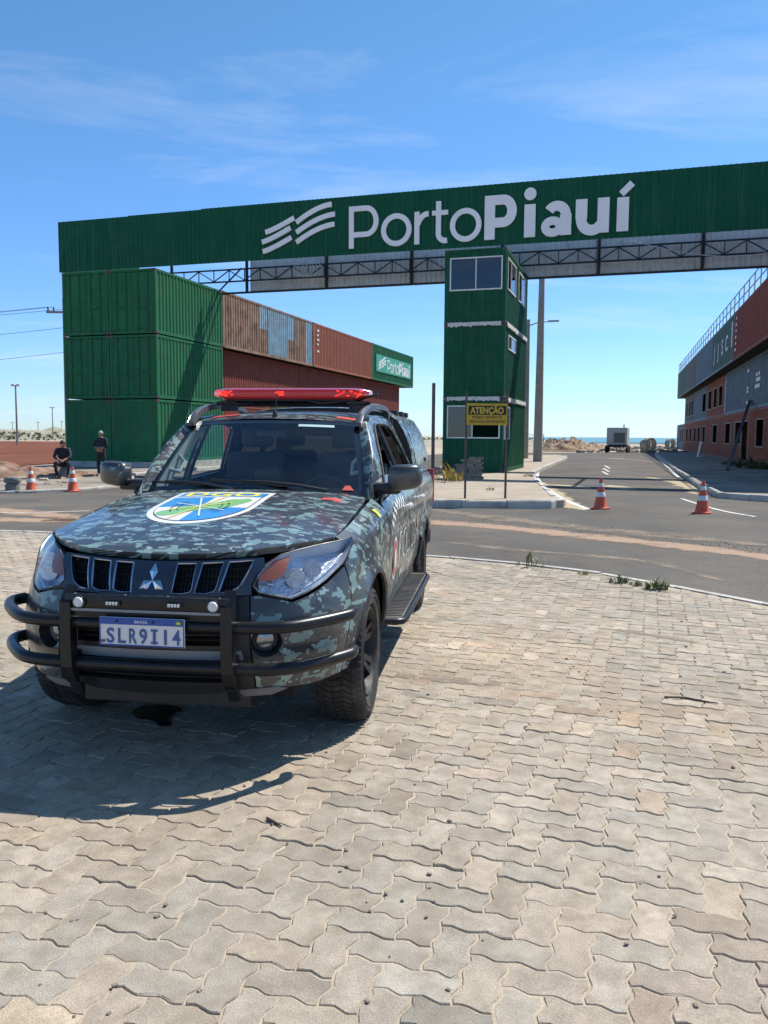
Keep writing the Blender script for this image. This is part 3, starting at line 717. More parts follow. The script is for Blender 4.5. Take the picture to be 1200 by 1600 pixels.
for k in range(3):
    for r_ in range(2):
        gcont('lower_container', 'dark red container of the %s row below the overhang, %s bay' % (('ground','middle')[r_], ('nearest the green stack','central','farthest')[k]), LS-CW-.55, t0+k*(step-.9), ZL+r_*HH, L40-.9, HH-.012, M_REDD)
# ---- sign lettering: strokes with width and depth
def thick(mb, pts, w, mapf, d0, d1, closed=False):
    P_ = [Vector(p) for p in pts]; n = len(P_); L_ = []; R_ = []
    for i, p in enumerate(P_):
        if closed: a, c = P_[i-1], P_[(i+1)%n]
        else: a, c = P_[max(i-1,0)], P_[min(i+1,n-1)]
        e1 = (p-a).normalized() if (p-a).length > 1e-9 else (c-p).normalized(); e2 = (c-p).normalized() if (c-p).length > 1e-9 else e1
        n1 = Vector((-e1.y,e1.x)); n2 = Vector((-e2.y,e2.x)); m_ = n1+n2; m_ = m_/max(m_.dot(n1),.4); ww = (w[i] if isinstance(w,(list,tuple)) else w)/2
        L_.append(p+m_*ww); R_.append(p-m_*ww)
    vs = [mapf(q.x,q.y,d) for d in (d0,d1) for l in (L_,R_) for q in l]; fs = []
    rg = range(n if closed else n-1)
    for i in rg:
        j = (i+1)%n; fs += [(2*n+i,3*n+i,3*n+j,2*n+j),(i,2*n+i,2*n+j,j),(n+i,n+j,3*n+j,3*n+i)]
    if not closed: fs += [(0,n,3*n,2*n),(n-1,3*n-1,4*n-1,2*n-1)]
    mb.add(vs, fs)
def arc(cx, cy, rx, ry, a0, a1, n=18): return [(cx+rx*math.cos(R(a0+(a1-a0)*i/n)), cy+ry*math.sin(R(a0+(a1-a0)*i/n))) for i in range(n+1)]
def logo_letters(parent, mapf, mat, depth=.10, prefix=''):
    """word mark: light Porto, bold Piaui, and the three double waves; unit coordinates are metres on the gantry (s, z)"""
    E_ = .002
    def letter(nm, strokes):
        mb = MB()
        for i, st in enumerate(strokes): thick(mb, st[0], st[1], mapf, 0, depth+i*E_, st[2] if len(st) > 2 else False)
        return obj(nm, mb, mat, parent)
    lw = .205; bw = .40; z0 = 9.09; xh = 10.34
    letter('letter_p', [([(-6.29,z0),(-6.29,10.74)],lw), ([(-6.29,10.64),(-5.75,10.64)]+arc(-5.66,10.13,.42,.51,90,-90)+[(-5.75,9.62),(-6.29,9.62)],lw)])
    letter('letter_o', [(arc(-4.40,9.71,.53,.535,0,345,26),lw,True)])
    letter('letter_r', [([(-3.55,z0),(-3.55,xh)],lw),([(-3.55,9.85)]+arc(-3.08,9.80,.42,.44,165,90,8),lw)])
    letter('letter_t', [([(-2.68,10.68),(-2.68,9.45)]+arc(-2.40,9.45,.28,.28,180,285,8),lw),([(-2.94,10.24),(-2.30,10.24)],.18)])
    letter('letter_o', [(arc(-1.60,9.71,.52,.535,0,345,26),lw,True)])
    letter('letter_p', [([(-.66,z0),(-.66,10.73)],bw), ([(-.66,10.55),(-.20,10.55)]+arc(-.15,10.13,.34,.42,90,-90)+[(-.20,9.71),(-.66,9.71)],.36)])
    letter('letter_i', [([(.87,z0),(.87,10.30)],.42),(arc(.87,10.68,.115,.115,0,330,14),.23,True)])
    letter('letter_a', [([(2.20,z0),(2.20,9.85)]+arc(1.87,9.85,.33,.32,0,150,10),[.42,.42]+[.36]*11),(arc(1.72,9.42,.27,.22,0,340,20),.30,True)])
    letter('letter_u', [([(2.77,xh),(2.77,9.65)]+arc(3.15,9.60,.38,.40,180,330,12),[.42,.42]+[.38]*13),([(3.56,z0),(3.56,xh)],.42)])
    letter('letter_i_acute', [([(4.25,z0),(4.25,10.30)],.42),([(4.18,10.42),(4.56,10.78)],.24)])
    for k in range(3):
        dz = -.39*k; dxx = (0,-.16,-.12)[k]; nm = 'wave_stripe'
        letter(nm, [([( -10.1+dxx+1.30*i/10, 9.98+dz+.12*math.sin(i/10*math.pi)*-1*0+.50*(i/10)**1.25) for i in range(11)],.20)])
        dx2 = (0,.14,.12)[k]
        letter(nm, [([( -8.70+(1.56+dx2)*i/12, 10.28+dz*1.02+.62*(1-(1-i/12)**1.7)) for i in range(13)],.20)])
# ---- gantry
x, y = gw(0,0)
ga = thing('gantry', 'long green sheet metal gantry spanning the gateway, grey sheet and trusses behind', 'gantry', (x,y,0), -PHI)
mF = lambda u,d,z: (u, -.10-d, z)
S0 = -20.45
for k in range(10):
    u = S0+k*3.66; dz = (-.055,-.03,0)[min(k,2)]
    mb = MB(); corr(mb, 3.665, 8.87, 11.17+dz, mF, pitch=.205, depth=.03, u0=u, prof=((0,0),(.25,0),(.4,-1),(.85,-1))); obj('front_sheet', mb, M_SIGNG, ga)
    if k < 9:
        mb = MB(); u2 = -13.98+k*3.35; corr(mb, 3.35, 8.74, 11.10, lambda u_,d,z: (u_, 6.22+d, z), pitch=.25, depth=.07, u0=u2); obj('rear_sheet', mb, M_GALV, ga)
obj('end_sheet', MB().box((S0-.01,-.09,8.9),(S0+.02,6.2,11.12)), M_SIGNG, ga)
def truss(tt, sa, sb, zl, zh, posts, nm):
    tr = MB(); tr.bar((sa,tt,zl),(sb,tt,zl),.07); tr.bar((sa,tt,zh),(sb,tt,zh),.07)
    o = obj(nm, tr, M_STEEL, ga); n = int((sb-sa)/.85); 
    for i in range(n):
        a = sa+(sb-sa)*i/n; b_ = sa+(sb-sa)*(i+1)/n; lc = MB()
        lc.bar((a,tt,zl+.03),(a,tt,zh-.03),.04)
        lc.bar((a,tt,zl+.03) if i%2 else (a,tt,zh-.03), (b_,tt,zh-.03) if i%2 else (b_,tt,zl+.03), .045); obj('lacing', lc, M_STEEL, o)
    return o
truss(5.95, -20.2, 16.0, 9.27, 9.86, (), 'rear_truss'); truss(.30, -20.2, 16.0, 9.55, 10.6, (), 'front_truss')
for k in range(9):
    s = -18.4+k*4.3; obj('post', MB().box((s-.06,6.02,8.74),(s+.06,6.13,11.1)), M_STEEL, ga)
    obj('front_post', MB().box((s-.05,.0,8.93),(s+.05,.1,11.05)), M_STEEL, ga)
    if k % 2 == 0: obj('cross_beam', MB().bar((s,.25,10.62),(s,6.0,10.62),.1), M_STEEL, ga)
obj('bottom_chord', MB().bar((-20.2,6.10,8.72),(16.0,6.10,8.72),.09), M_STEEL, ga)
obj('brace', MB().bar((-15.6,5.9,8.8),(-14.3,5.9,9.9),.06), M_STEEL, ga); obj('brace', MB().bar((-19.4,1.2,8.85),(-18.6,3.0,10.2),.06), M_STEEL, ga)
obj('hanging_cable', MB().tube([(4.4+i*.55, 5.5, 10.0-.9*math.sin(i/12*math.pi*.75)) for i in range(13)], .018, 5), M_GALV, ga, smooth=True)
obj('cable_coil', MB().tube([(-11+.4*math.cos(i*.7)+.02*i, 5.6+.1*math.sin(i*1.3), 9.6+.35*math.sin(i*.7)) for i in range(40)], .02, 5), M_GALV, ga, smooth=True)
M_LET = pm('sign_letter_white', (.84,.82,.82), .45, var=.05, vs=1)
sg = thing('gate_lettering', 'big white PortoPiauí letters and wave logo fixed to the gantry', 'sign', (x,y,0), -PHI)
logo_letters(sg, lambda u,z,d: (u, -.112-d*.6, z), M_LET)
# small sign on the far green container
x, y = gw(LS, t0+2*step)
ss = thing('container_sign', 'small PortoPiauí sign board on the far green container', 'sign', (x,y,ZT), -PHI)
M_SGN2 = pm('sign_board_green', (.035,.30,.17), .5, var=.06, vs=1)
obj('board', MB().box((.01,.9,.72),(.035,11.2,2.10)), M_SGN2, ss)
logo_letters(ss, lambda u,z,d: (.038+d*.12, 1.35+(u+10.4)*.630, .80+(z-9.0)*.62), M_WHITE)
# ------------------------------------------------------------------ right-hand container building
PHR = .2765; RQ = Vector((19.1,41.34)); RA = Vector((math.cos(PHR),-math.sin(PHR))); RN = Vector((math.sin(PHR),math.cos(PHR)))
def rw(s, t): p = RQ+RA*s+RN*t; return (p.x, p.y)
def rcont(name, label, s, t, z, L, H, mat, **k):
    x, y = rw(s, t); return container(name, label, L, H, (x,y,z), -PHR, mat, **k)
Z1 = .10; H1 = 3.10; H2 = 2.90; H3 = 2.86; SP = 12.42
def westop(L, ops): return [(L-b_, L-a, za, zb) for a, b_, za, zb in ops]   # openings given along t on the road side
def win_w(c, L, ops, pane=None):
    mf = lambda u,d,z: (.01-d, L-u, z)
    for q in westop(L, ops): add_window(c, mf, *q, [pane], mull=(), fr=.06, fmat=M_CONC, panes=pane is not None)
# ground row
g1 = [(-5.9,[(1.35+5.9,3.9+5.9,1.05,2.45)],M_RED,'ground row brick red container with one wide window hole and weeds at its foot'),
      (6.5,[(-.6+.0+.9,2.9,.06,2.45),(3.2,6.0,1.12,2.45),(8.3,11.1,1.12,2.45)],M_RED,'ground row brick red container with the dark doorway behind the leaning ladder'),
      (18.9,[(3.8,6.8,1.12,2.45)],M_RED,'ground row brick red container with a single window hole'),
      (31.3,[(.5,3.1,1.12,2.45),(5.4,7.8,1.12,2.45),(9.6,11.8,1.12,2.45)],M_RED,'ground row brick red container with three window holes'),
      (43.7,[(2.6,4.8,1.12,2.45),(7.2,9.4,1.12,2.45)],M_RED,'ground row brick red container with two window holes, next to the slate end'),
      (56.1,[(1.5,3.5,1.0,2.5),(5,7,1.0,2.5),(9.6,11,.06,2.4)],M_SLATE,'slate blue ground row container at the sea end')]
for t_, ops, mt, lab in g1:
    c = rcont('ground_container', lab, 0, t_, Z1, SP-.06, H1-.01, mt, faces={'W': westop(SP-.06, ops)}); win_w(c, SP-.06, ops)
rcont('ground_container', 'ground row brick red container under the gantry end', 0, -18.3, Z1, SP-.06, H1-.01, M_RED)
g2 = [(-6.0,[],M_SLATE,'slate blue middle row container with white block marks','B'),
      (6.45,[],M_SLATE,'long plain slate blue middle row container beside the brown one','A'),
      (18.9,[(1.1,3.6,.75,2.2),(4.8,7.2,.75,2.2),(8.6,11.2,.75,2.2)],M_RED,'brown middle row container with three window holes',''),
      (31.35,[(.9,3.9,.7,2.25)],M_SLATE,'slate blue middle row container with one window hole',''),
      (43.8,[(1.5,3.4,.7,2.2),(4.6,6.6,.7,2.2),(8.5,10.3,.7,2.2)],M_GREYC,'dull grey middle row container at the sea end','')]
for t_, ops, mt, lab, mk in g2:
    c = rcont('middle_container', lab, 0, t_, Z1+H1, SP-.06, H2-.01, mt, faces={'W': westop(SP-.06, ops)}); win_w(c, SP-.06, ops)
    if mk == 'A':
        for z in (.35,1.0,1.2,2.2): obj('stencil_mark', MB().box((-.006,.9,z),(-.002,1.5,z+.16)), M_WHITE, c)
        obj('door_gasket', MB().box((-.012,11.7,.2),(.0,11.95,2.7)), M_GALV, c)
    if mk == 'B':
        for z, y0, y1 in ((1.45,9.2,10.6),(1.75,9.4,9.9),(1.75,10.2,10.7),(1.1,9.3,10.9)): obj('stencil_mark', MB().box((-.006,y0,z),(-.002,y1,z+.2)), M_WHITE, c)
rcont('middle_container', 'slate blue middle row container under the gantry end', 0, -18.4, Z1+H1, SP-.06, H2-.01, M_SLATE)
ZT3 = 6.10
g3 = [(-16.3,M_REDD,'dark red overhanging container at the gantry end of the top row',''),(-3.95,M_REDD,'dark red overhanging container next to the lettered green one','v'),(8.4,M_DKGRN,'old dark green overhanging container lettered JJSC','J'),
      (20.75,M_SLATE,'slate blue overhanging container between the green and the grey ones',''),(33.1,M_GREYC,'dull grey overhanging container in the top row',''),(45.45,M_DKGRN,'old dark green overhanging container at the sea end','m')]
for t_, mt, lab, mk in g3:
    c = rcont('overhanging_container', lab, -.8, t_, ZT3, 12.29, H3-.01, mt)
    if mk == 'J':
        for i, ch in enumerate('JJSC'):
            v, f = text_mesh(ch, .95, .02); yy = 10.2-i*2.3
            obj('letter', MB().add([(-.004, yy-x_*1.3, .95+z_) for x_, z_ in v], f), M_WHITE, c)
        obj('white_bar', MB().box((-.006,.55,.9),(-.003,.95,2.4)), M_WHITE, c)
    if mk in ('v','m'):
        for i in range(6): obj('stencil_mark', MB().box((-.006,11.1,.5+i*.36),(-.002,11.1+(.35 if i%2 else .5),.66+i*.36)), M_WHITE, c)
# steel beams carrying the overhang
x, y = rw(0,0); bm_ = thing('overhang_beams', 'dark steel beams under the overhanging top row', 'beams', (x,y,0), -PHR)
for k in range(13): obj('beam', MB().box((-.75,-14+k*6.1,Z1+H1+H2),(1.6,-13.8+k*6.1,ZT3-.004)), M_STEEL, bm_)
# roof railing
rl = thing('roof_railing', 'grey pipe railing along the roof of the right building', 'railing', (x,y,ZT3+H3), -PHR)
M_PIPE = pm('galvanised_pipe', (.30,.31,.32), .5, metal=.4, var=.1)
for z in (.5,1.02): obj('rail', MB().tube([(-.72,-16,z),(-.72,57.6,z)], .03, 6), M_PIPE, rl, smooth=True)
for k in range(39): obj('railing_post', cached(('rp',), lambda: MB().tube([(0,0,0),(0,0,1.02)], .03, 6), M_PIPE, 'railing_post'), None, rl) if False else link('railing_post', cached(('rp',), lambda: MB().tube([(0,0,0),(0,0,1.02)], .03, 6), M_PIPE, 'railing_post'), rl, loc=(-.72,-15.9+k*1.93,0))
obj('end_rail', MB().tube([(-.72,57.6,1.02),(1.5,57.6,1.02),(1.5,57.6,0)], .03, 6), M_PIPE, rl)
# leaning ladder-like scaffold frame
lb = Vector(gnd(1136,735,.13)); x1, y1 = rw(-.05, 6.2)
ld = thing('leaning_ladder', 'dark steel ladder leaning against the brick red wall', 'ladder', (lb.x,lb.y,.13))
A = Vector((0,0,0)); Bq = Vector((x1-lb.x, y1-lb.y, 3.55)); sd = Vector((RN.x,RN.y,0))*.22
obj('stile', MB().bar(A-sd, Bq-sd, .08), M_STEEL, ld); obj('stile', MB().bar(A+sd, Bq+sd, .08), M_STEEL, ld)
for k in range(1,11): p = A.lerp(Bq, k/11); obj('rung', MB().bar(p-sd, p+sd, .04), M_STEEL, ld)
# ------------------------------------------------------------------ police pickup
# car frame: X to its left-hand side (image right), Y to the rear, Z up; origin on the ground under the front axle
PL = np.array([(0,-.905),(.2,-.897),(.4,-.868),(.55,-.820),(.67,-.745),(.77,-.635),(.835,-.51),(.87,-.38),(.892,-.2),(.903,0),(.907,.3),(.908,.7),(.91,1.6),(.91,2.6),(.903,3.5),(.885,4.2),(.86,4.33),(.78,4.38),(.5,4.40),(0,4.41)])
def hermite(P_, n=24):
    out = []
    for i in range(len(P_)-1):
        p0 = P_[i-1] if i > 0 else (np.array([-P_[1][0],P_[1][1]]) if len(P_[0]) == 2 else 2*P_[0]-P_[1]); p1, p2 = P_[i], P_[i+1]; p3 = P_[i+2] if i+2 < len(P_) else 2*P_[-1]-P_[-2]
        d = np.linalg.norm(p2-p1); m1 = (p2-p0)/(d+np.linalg.norm(p1-p0))*d; m2 = (p3-p1)/(np.linalg.norm(p3-p2)+d)*d
        for k in range(n):
            t_ = k/n; out.append((2*t_**3-3*t_*t_+1)*p1+(t_**3-2*t_*t_+t_)*m1+(-2*t_**3+3*t_*t_)*p2+(t_**3-t_*t_)*m2)
    out.append(P_[-1]); return np.array(out)
PC = hermite(PL); UL = np.concatenate([[0], np.cumsum(np.linalg.norm(np.diff(PC,axis=0),axis=1))])
def smo(xs, ys, lo, hi, sig):
    X_ = np.linspace(lo,hi,400); Y_ = np.interp(X_,xs,ys); k = int(max(1,sig/(hi-lo)*400)); w = np.exp(-.5*(np.arange(-3*k,3*k+1)/k)**2); w /= w.sum()
    return X_, np.convolve(np.pad(Y_,3*k,mode='edge'),w,'valid')
FZ = smo([.2,.3,.4,.5,.62,.70,.80,.90,.97,1.02,1.1],[.16,.09,.04,.012,0,.008,.035,.075,.115,.16,.26],.2,1.1,.02)
SD = smo([-.9,-.75,-.6,-.45,-.30,-.17,-.09,-.045,-.015,0,.05],[.09,.045,.018,.004,.0,.004,.018,.042,.078,.115,.21],-.9,.06,.012)
ZS = smo([-.9,-.5,-.3,.0,.3,.7,1.2,2.6,4.4],[1.0,1.02,1.045,1.085,1.125,1.17,1.2,1.24,1.25],-.9,4.4,.12)
zs = lambda Y: float(np.interp(Y,*ZS))
def plan(u):
    a = abs(u); lo = max(a-.004,0); x = np.interp(a,UL,PC[:,0]); y = np.interp(a,UL,PC[:,1])
    dx_ = np.interp(a+.004,UL,PC[:,0])-np.interp(lo,UL,PC[:,0]); dy_ = np.interp(a+.004,UL,PC[:,1])-np.interp(lo,UL,PC[:,1]); l = math.hypot(dx_,dy_)
    if a < 1e-6: return x, y, 0, -1
    return x, y, dy_/l, -dx_/l
I0 = int(np.argmax(PC[:,0] > .6))
def Uy(Y): return float(np.interp(Y, PC[I0:-40,1], UL[I0:-40]))
def flare(Y, Z):
    o = 0
    for yc in (0,3.0):
        r = math.hypot(Y-yc, Z-.40)
        if r > .36: o += .030*math.exp(-((r-.43)/.055)**2)
    return o
def crease(Y, Z): return .007*math.exp(-((Z-(.93+.02*Y))/.03)**2) if Y > .3 else 0
def Bs(u, z):
    x, y, nx_, ny_ = plan(u); w = min(1,max(0,(y+.62)/.35)); w = w*w*(3-2*w)
    i = float(np.interp(z,*FZ))*(1-w)+(float(np.interp(z-zs(y),*SD))-(flare(y,z)+crease(y,z))*min(1,max(0,(y+.6)/.2)))*w
    return (math.copysign(1,u)*(x-nx_*i) if u else x-nx_*i, y-ny_*i, z)
def Bn(u, z):
    e = 2e-3; p = Vector(Bs(u,z)); a = Vector(Bs(u+e,z))-p; b_ = Vector(Bs(u,z+e))-p; n_ = a.cross(b_).normalized(); x, y, nx_, ny_ = plan(u)
    o = Vector((nx_ if u >= 0 else -nx_, ny_, 0)); return n_ if n_.dot(o) > 0 else -n_
def bp(poly, mat_uv=True, **k):
    mb = MB(); patch(mb, poly, Bs, nrm=Bn, **k); return mb
def mir(mb):
    m_ = MB(); m_.v = [(-x,y,z) for x,y,z in mb.v]; m_.f = [f[::-1] for f in mb.f]; m_.uv = [(-a-.37,b_) for a,b_ in mb.uv]; m_.hasuv = mb.hasuv; return m_
# ---- digital camouflage paint
def camo(name, px=.0100, sc=(.080,.140), dirt=0.0, th=0.0):
    m = bpy.data.materials.new(name); m.use_nodes = True; nt = m.node_tree; b = nt.nodes['Principled BSDF']
    t = N(nt,'ShaderNodeTexCoord'); d = N(nt,'ShaderNodeVectorMath',operation='SCALE'); d.inputs['Scale'].default_value = 1/px; lnk(nt,t.outputs['UV'],d.inputs[0])
    f = N(nt,'ShaderNodeVectorMath',operation='FLOOR'); lnk(nt,d.outputs[0],f.inputs[0])
    def nz(off, s1, s2, det):
        mp = N(nt,'ShaderNodeMapping'); lnk(nt,f.outputs[0],mp.inputs[0]); mp.inputs['Location'].default_value = off; mp.inputs['Scale'].default_value = (s1,s2,1)
        n = N(nt,'ShaderNodeTexNoise'); n.inputs['Scale'].default_value = 1; n.inputs['Detail'].default_value = det; n.inputs['Roughness'].default_value = .62; lnk(nt,mp.outputs[0],n.inputs['Vector']); return n.outputs['Fac']
    def thr(v, a):
        g = N(nt,'ShaderNodeMath',operation='GREATER_THAN'); lnk(nt,v,g.inputs[0]); g.inputs[1].default_value = a; return g.outputs[0]
    def mx(fac, c1, c2):
        x = N(nt,'ShaderNodeMixRGB'); lnk(nt,fac,x.inputs[0])
        for i, c in ((1,c1),(2,c2)):
            if isinstance(c,tuple): x.inputs[i].default_value = (*c,1)
            else: lnk(nt,c,x.inputs[i])
        return x.outputs[0]
    c = mx(thr(nz((31.3,7.7,0),*sc,1.5),.53), (.026,.029,.031), (.050,.053,.053))
    c = mx(thr(nz((3.3,17.7,0),*sc,2.2),.555+th), c, (.155,.245,.228))
    c = mx(thr(nz((53.1,2.2,0),sc[0]*1.2,sc[1]*1.2,2.2),.625+th), c, (.24,.33,.32))
    n = N(nt,'ShaderNodeTexNoise'); n.inputs['Scale'].default_value = 2.5; n.inputs['Detail'].default_value = 6; lnk(nt,t.outputs['Object'],n.inputs['Vector'])
    r = N(nt,'ShaderNodeMapRange'); lnk(nt,n.outputs['Fac'],r.inputs[0]); r.inputs[1].default_value = .35; r.inputs[2].default_value = .75; r.inputs[3].default_value = dirt*.4; r.inputs[4].default_value = dirt
    c = mx(r.outputs[0], c, (.20,.165,.13)); lnk(nt,c,b.inputs['Base Color'])
    b.inputs['Roughness'].default_value = .36; b.inputs['Coat Weight'].default_value = .55; b.inputs['Coat Roughness'].default_value = .10
    bpn = N(nt,'ShaderNodeBump'); bpn.inputs['Strength'].default_value = .03; lnk(nt,n.outputs['Fac'],bpn.inputs['Height']); lnk(nt,bpn.outputs[0],b.inputs['Coat Normal'])
    return m
M_CAMO = camo('digital_camouflage', dirt=.04); M_CAMOM = camo('digital_camouflage_dark', dirt=.02, th=.06); M_CAMOD = camo('digital_camouflage_dusty', dirt=.22)
M_BLK = pm('black_plastic', (.014,.014,.015), .45, var=.2, vs=6, rrand=False)
M_BLKM = pm('satin_black_tube', (.009,.0095,.011), .33, var=.15, vs=6, dirt=(.06,.05,.042), dscale=9, damt=.2, spec=.35, rrand=False)
M_GBLK = flat('piano_black', (.010,.011,.014), .08, coat=.6)
M_CHR = flat('chrome', (.62,.63,.66), .10, metal=1.0)
M_DCHR = flat('dark_chrome', (.34,.37,.43), .14, metal=1.0)
M_RUB = pm('tyre_rubber', (.022,.021,.020), .85, var=.2, vs=8, dirt=(.10,.082,.064), dscale=7, damt=.55, bump=.2, bscale=90, rrand=False)
M_RIM = pm('dark_wheel_rim', (.010,.0095,.009), .6, metal=.0, var=.2, vs=10, dirt=(.05,.04,.03), dscale=8, damt=.5, rrand=False)
M_GREYP = pm('grey_plastic', (.22,.23,.25), .5, var=.1, vs=5, rrand=False)
M_INT = pm('dark_interior', (.045,.050,.056), .7, var=.2, vs=5, rrand=False)
M_INTL = pm('light_trim', (.42,.43,.40), .8, var=.08, vs=4, rrand=False)
G_WS = glass('windshield_glass', (.84,.92,.90), 1.68)
G_LENS = glass('lamp_lens', (.90,.92,.95), 1.45)
G_TINT = glass('tinted_glass', (.05,.055,.06), 1.5)
CX, CY, CYAW = -.949, 4.597, -.1392
car = thing('police_pickup', 'double cab police pickup in grey and teal digital camouflage with red light bar', 'pickup', (CX,CY,0), CYAW)
def cobj(name, mb, mat, parent=None, smooth=True, angle=38, **k): return obj(name, mb, mat, parent or car, smooth, angle, **k)
def both(name, mb, mat, **k):
    a = cobj(name, mb, mat, **k); b_ = cobj(name, mir(mb), mat, **k); return a, b_
# ---- hood
HC = smo([-.82,-.767,-.70,-.6,-.3,0,.3,.62,.8],[.985,.995,1.022,1.047,1.103,1.146,1.184,1.214,1.22],-.82,.8,.03)
def Hz(x, Y):
    zc = float(np.interp(Y,*HC)); e = zs(Y)+.004; r = abs(x)/.77
    z = zc-(zc-e)*min(1.15,r)**2.4
    return z+.007*math.exp(-((abs(x)-(.47+.10*(Y+.7)))/.035)**2)*min(1,max(0,(Y+.72)/.3))
HM = lambda x, Y: (x, Y, Hz(x,Y))
hf = [(0,-.762),(.224,-.747),(.36,-.722),(.45,-.692),(.54,-.632),(.603,-.570),(.70,-.447),(.752,-.345),(.762,-.2),(.764,-.03),(.764,.275),(.758,.60),(.735,.685)]
hr_ = [(.5,.665),(.25,.637),(0,.625)]
half = hf+hr_; outline = half+[(-x,y) for x,y in half[::-1] if x > 1e-6]
up_ = lambda a, b_: Vector((0,0,1))
mb = MB(); patch(mb, outline, HM, step=.045, flange=.03, nrm=None, uvf=lambda a,b_: (a,b_))
cobj('hood', mb, M_CAMO)
# ---- fenders, doors, load bed sides
arc_ = lambda yc, r, a0, a1, n=22: [(Uy(yc+r*math.cos(R(a0+(a1-a0)*i/n))), .40+r*math.sin(R(a0+(a1-a0)*i/n))) for i in range(n+1)]
fend = [(1.300,1.035),(1.17,1.0285)]+[(Uy(Y), zs(Y)+.004) for Y in (-.33,-.2,-.1,0,.15,.3,.45,.6,.68)]+[(Uy(.655),1.10),(Uy(.635),.95),(Uy(.615),.70),(Uy(.610),.44),(Uy(.44),.43)]+arc_(0,.432,4,180)+[(1.032,.395),(1.026,.519),(1.070,.672),(1.104,.80),(1.088,.918),(1.178,.985)]
for o in both('fender', bp(fend, step=.05, flange=.02), M_CAMO): pass
def lip(yc, a0, a1):
    mb = MB(); P_ = []
    for i in range(27):
        a = R(a0+(a1-a0)*i/26); Y, Z = yc+.425*math.cos(a), .40+.425*math.sin(a); p = Vector(Bs(Uy(Y),max(.36,Z))); P_.append((p.x-.012, Y, Z))
    mb.tube(P_, .017, 6); return mb
both('arch_lip', lip(0,6,176), M_BLK); both('arch_lip', lip(3,8,172), M_BLK)
belt = lambda Y: zs(Y)-.030
fd = [(Uy(.672),1.13),(Uy(.652),.95),(Uy(.632),.70),(Uy(.626),.42)]+[(Uy(Y),.415) for Y in (1.0,1.4,1.69)]+[(Uy(1.70),.7),(Uy(1.705),1.0)]+[(Uy(Y),belt(Y)) for Y in (1.705,1.4,1.1,.85,.68)]
rd = [(Uy(1.718),.415),(Uy(2.42),.415),(Uy(2.53),.55),(Uy(2.585),.70),(Uy(2.63),.95)]+[(Uy(Y),belt(Y)) for Y in (2.63,2.4,2.1,1.9,1.718)]
bs = [(Uy(2.645),belt(2.645)),(Uy(2.645),.95),(Uy(2.60),.72)]+arc_(3.0,.435,140,6)+[(Uy(3.6),.46),(Uy(4.28),.50),(Uy(4.30),.8)]+[(Uy(Y),zs(Y)-.012) for Y in (4.30,4.0,3.5,3.0,2.645)]
fdo = both('front_door', bp(fd, step=.07, flange=.02), M_CAMOD); rdo = both('rear_door', bp(rd, step=.07, flange=.02), M_CAMOD)
both('bed_side', bp(bs, step=.07, flange=.02), M_CAMOD)
cobj('tailgate', MB().box((-.80,4.30,.55),(.80,4.36,1.22)), M_CAMOD, smooth=False)
cobj('rear_bumper', MB().bbox((-.85,4.28,.42),(.85,4.45,.58),.03), M_BLK)
for d_, yh in ((fdo,1.50),(rdo,2.42)):
    for k, o in enumerate(d_):
        sgn = 1 if k == 0 else -1; p = Bs(Uy(yh),1.06); X_ = p[0]
        mb = MB().tube([(sgn*(X_-.005),yh-.13,1.055),(sgn*(X_+.035),yh-.10,1.06),(sgn*(X_+.042),yh,1.062),(sgn*(X_+.035),yh+.08,1.06),(sgn*(X_-.005),yh+.10,1.055)],[.012,.017,.018,.017,.012],8)
        cobj('door_handle', mb, flat('handle_silver',(.55,.55,.53),.35,metal=.3), o)
for s_ in (1,-1):
    cobj('tail_light', MB().bbox((s_*.80-.09,4.26,.85),(s_*.80+.09,4.352,1.22),.02), flat('tail_red',(.35,.01,.01),.15,coat=.5))
# ---- greenhouse
ZTOP = 1.70
def GX(Y, z):
    xb = float(np.interp(Y,[.66,.80,1.0,1.2,4.4],[.765,.800,.835,.848,.848])); zb = zs(Y)-.035; r = (z-zb)/(ZTOP-zb)
    return xb-(xb-.632)*max(-.05,r)**1.2 if r > 0 else xb
GM = lambda Y, z: (GX(Y,z), Y, z)
apl = [(.685,1.160),(.80,1.272),(.94,1.395),(1.08,1.507),(1.22,1.600),(1.32,1.648)]
gout = apl+[(1.5,1.688),(1.8,1.712),(2.2,1.716),(2.645,1.702),(2.645,1.215),(2.2,1.195),(1.7,1.178),(1.2,1.162),(.9,1.150),(.76,1.140)]
w1 = [(.985,1.195),(1.02,1.25),(1.12,1.36),(1.26,1.480),(1.42,1.585),(1.52,1.625),(1.60,1.640),(1.655,1.640),(1.668,1.50),(1.678,1.22)]
w2 = [(1.752,1.225),(1.745,1.5),(1.740,1.642),(2.05,1.646),(2.25,1.632),(2.36,1.59),(2.44,1.45),(2.52,1.255)]
mb = MB(); patch(mb, gout, GM, step=.06, holes=[w1,w2], flange=.025, nrm=lambda a,b_: Vector((1,0,.35)).normalized()); both('cab_side_frame', mb, M_CAMO)
tri_ = [(.80,1.172),(.97,1.190),(.955,1.285),(.90,1.24)]
for w_ in (w1,w2):
    mb = MB(); pts = [GM(*p) for p in dens(w_,.08)]; mb.tube([Vector(p)+Vector((.002,0,0)) for p in pts+[pts[0]]], .011, 5, caps=False); both('window_seal', mb, M_BLK)
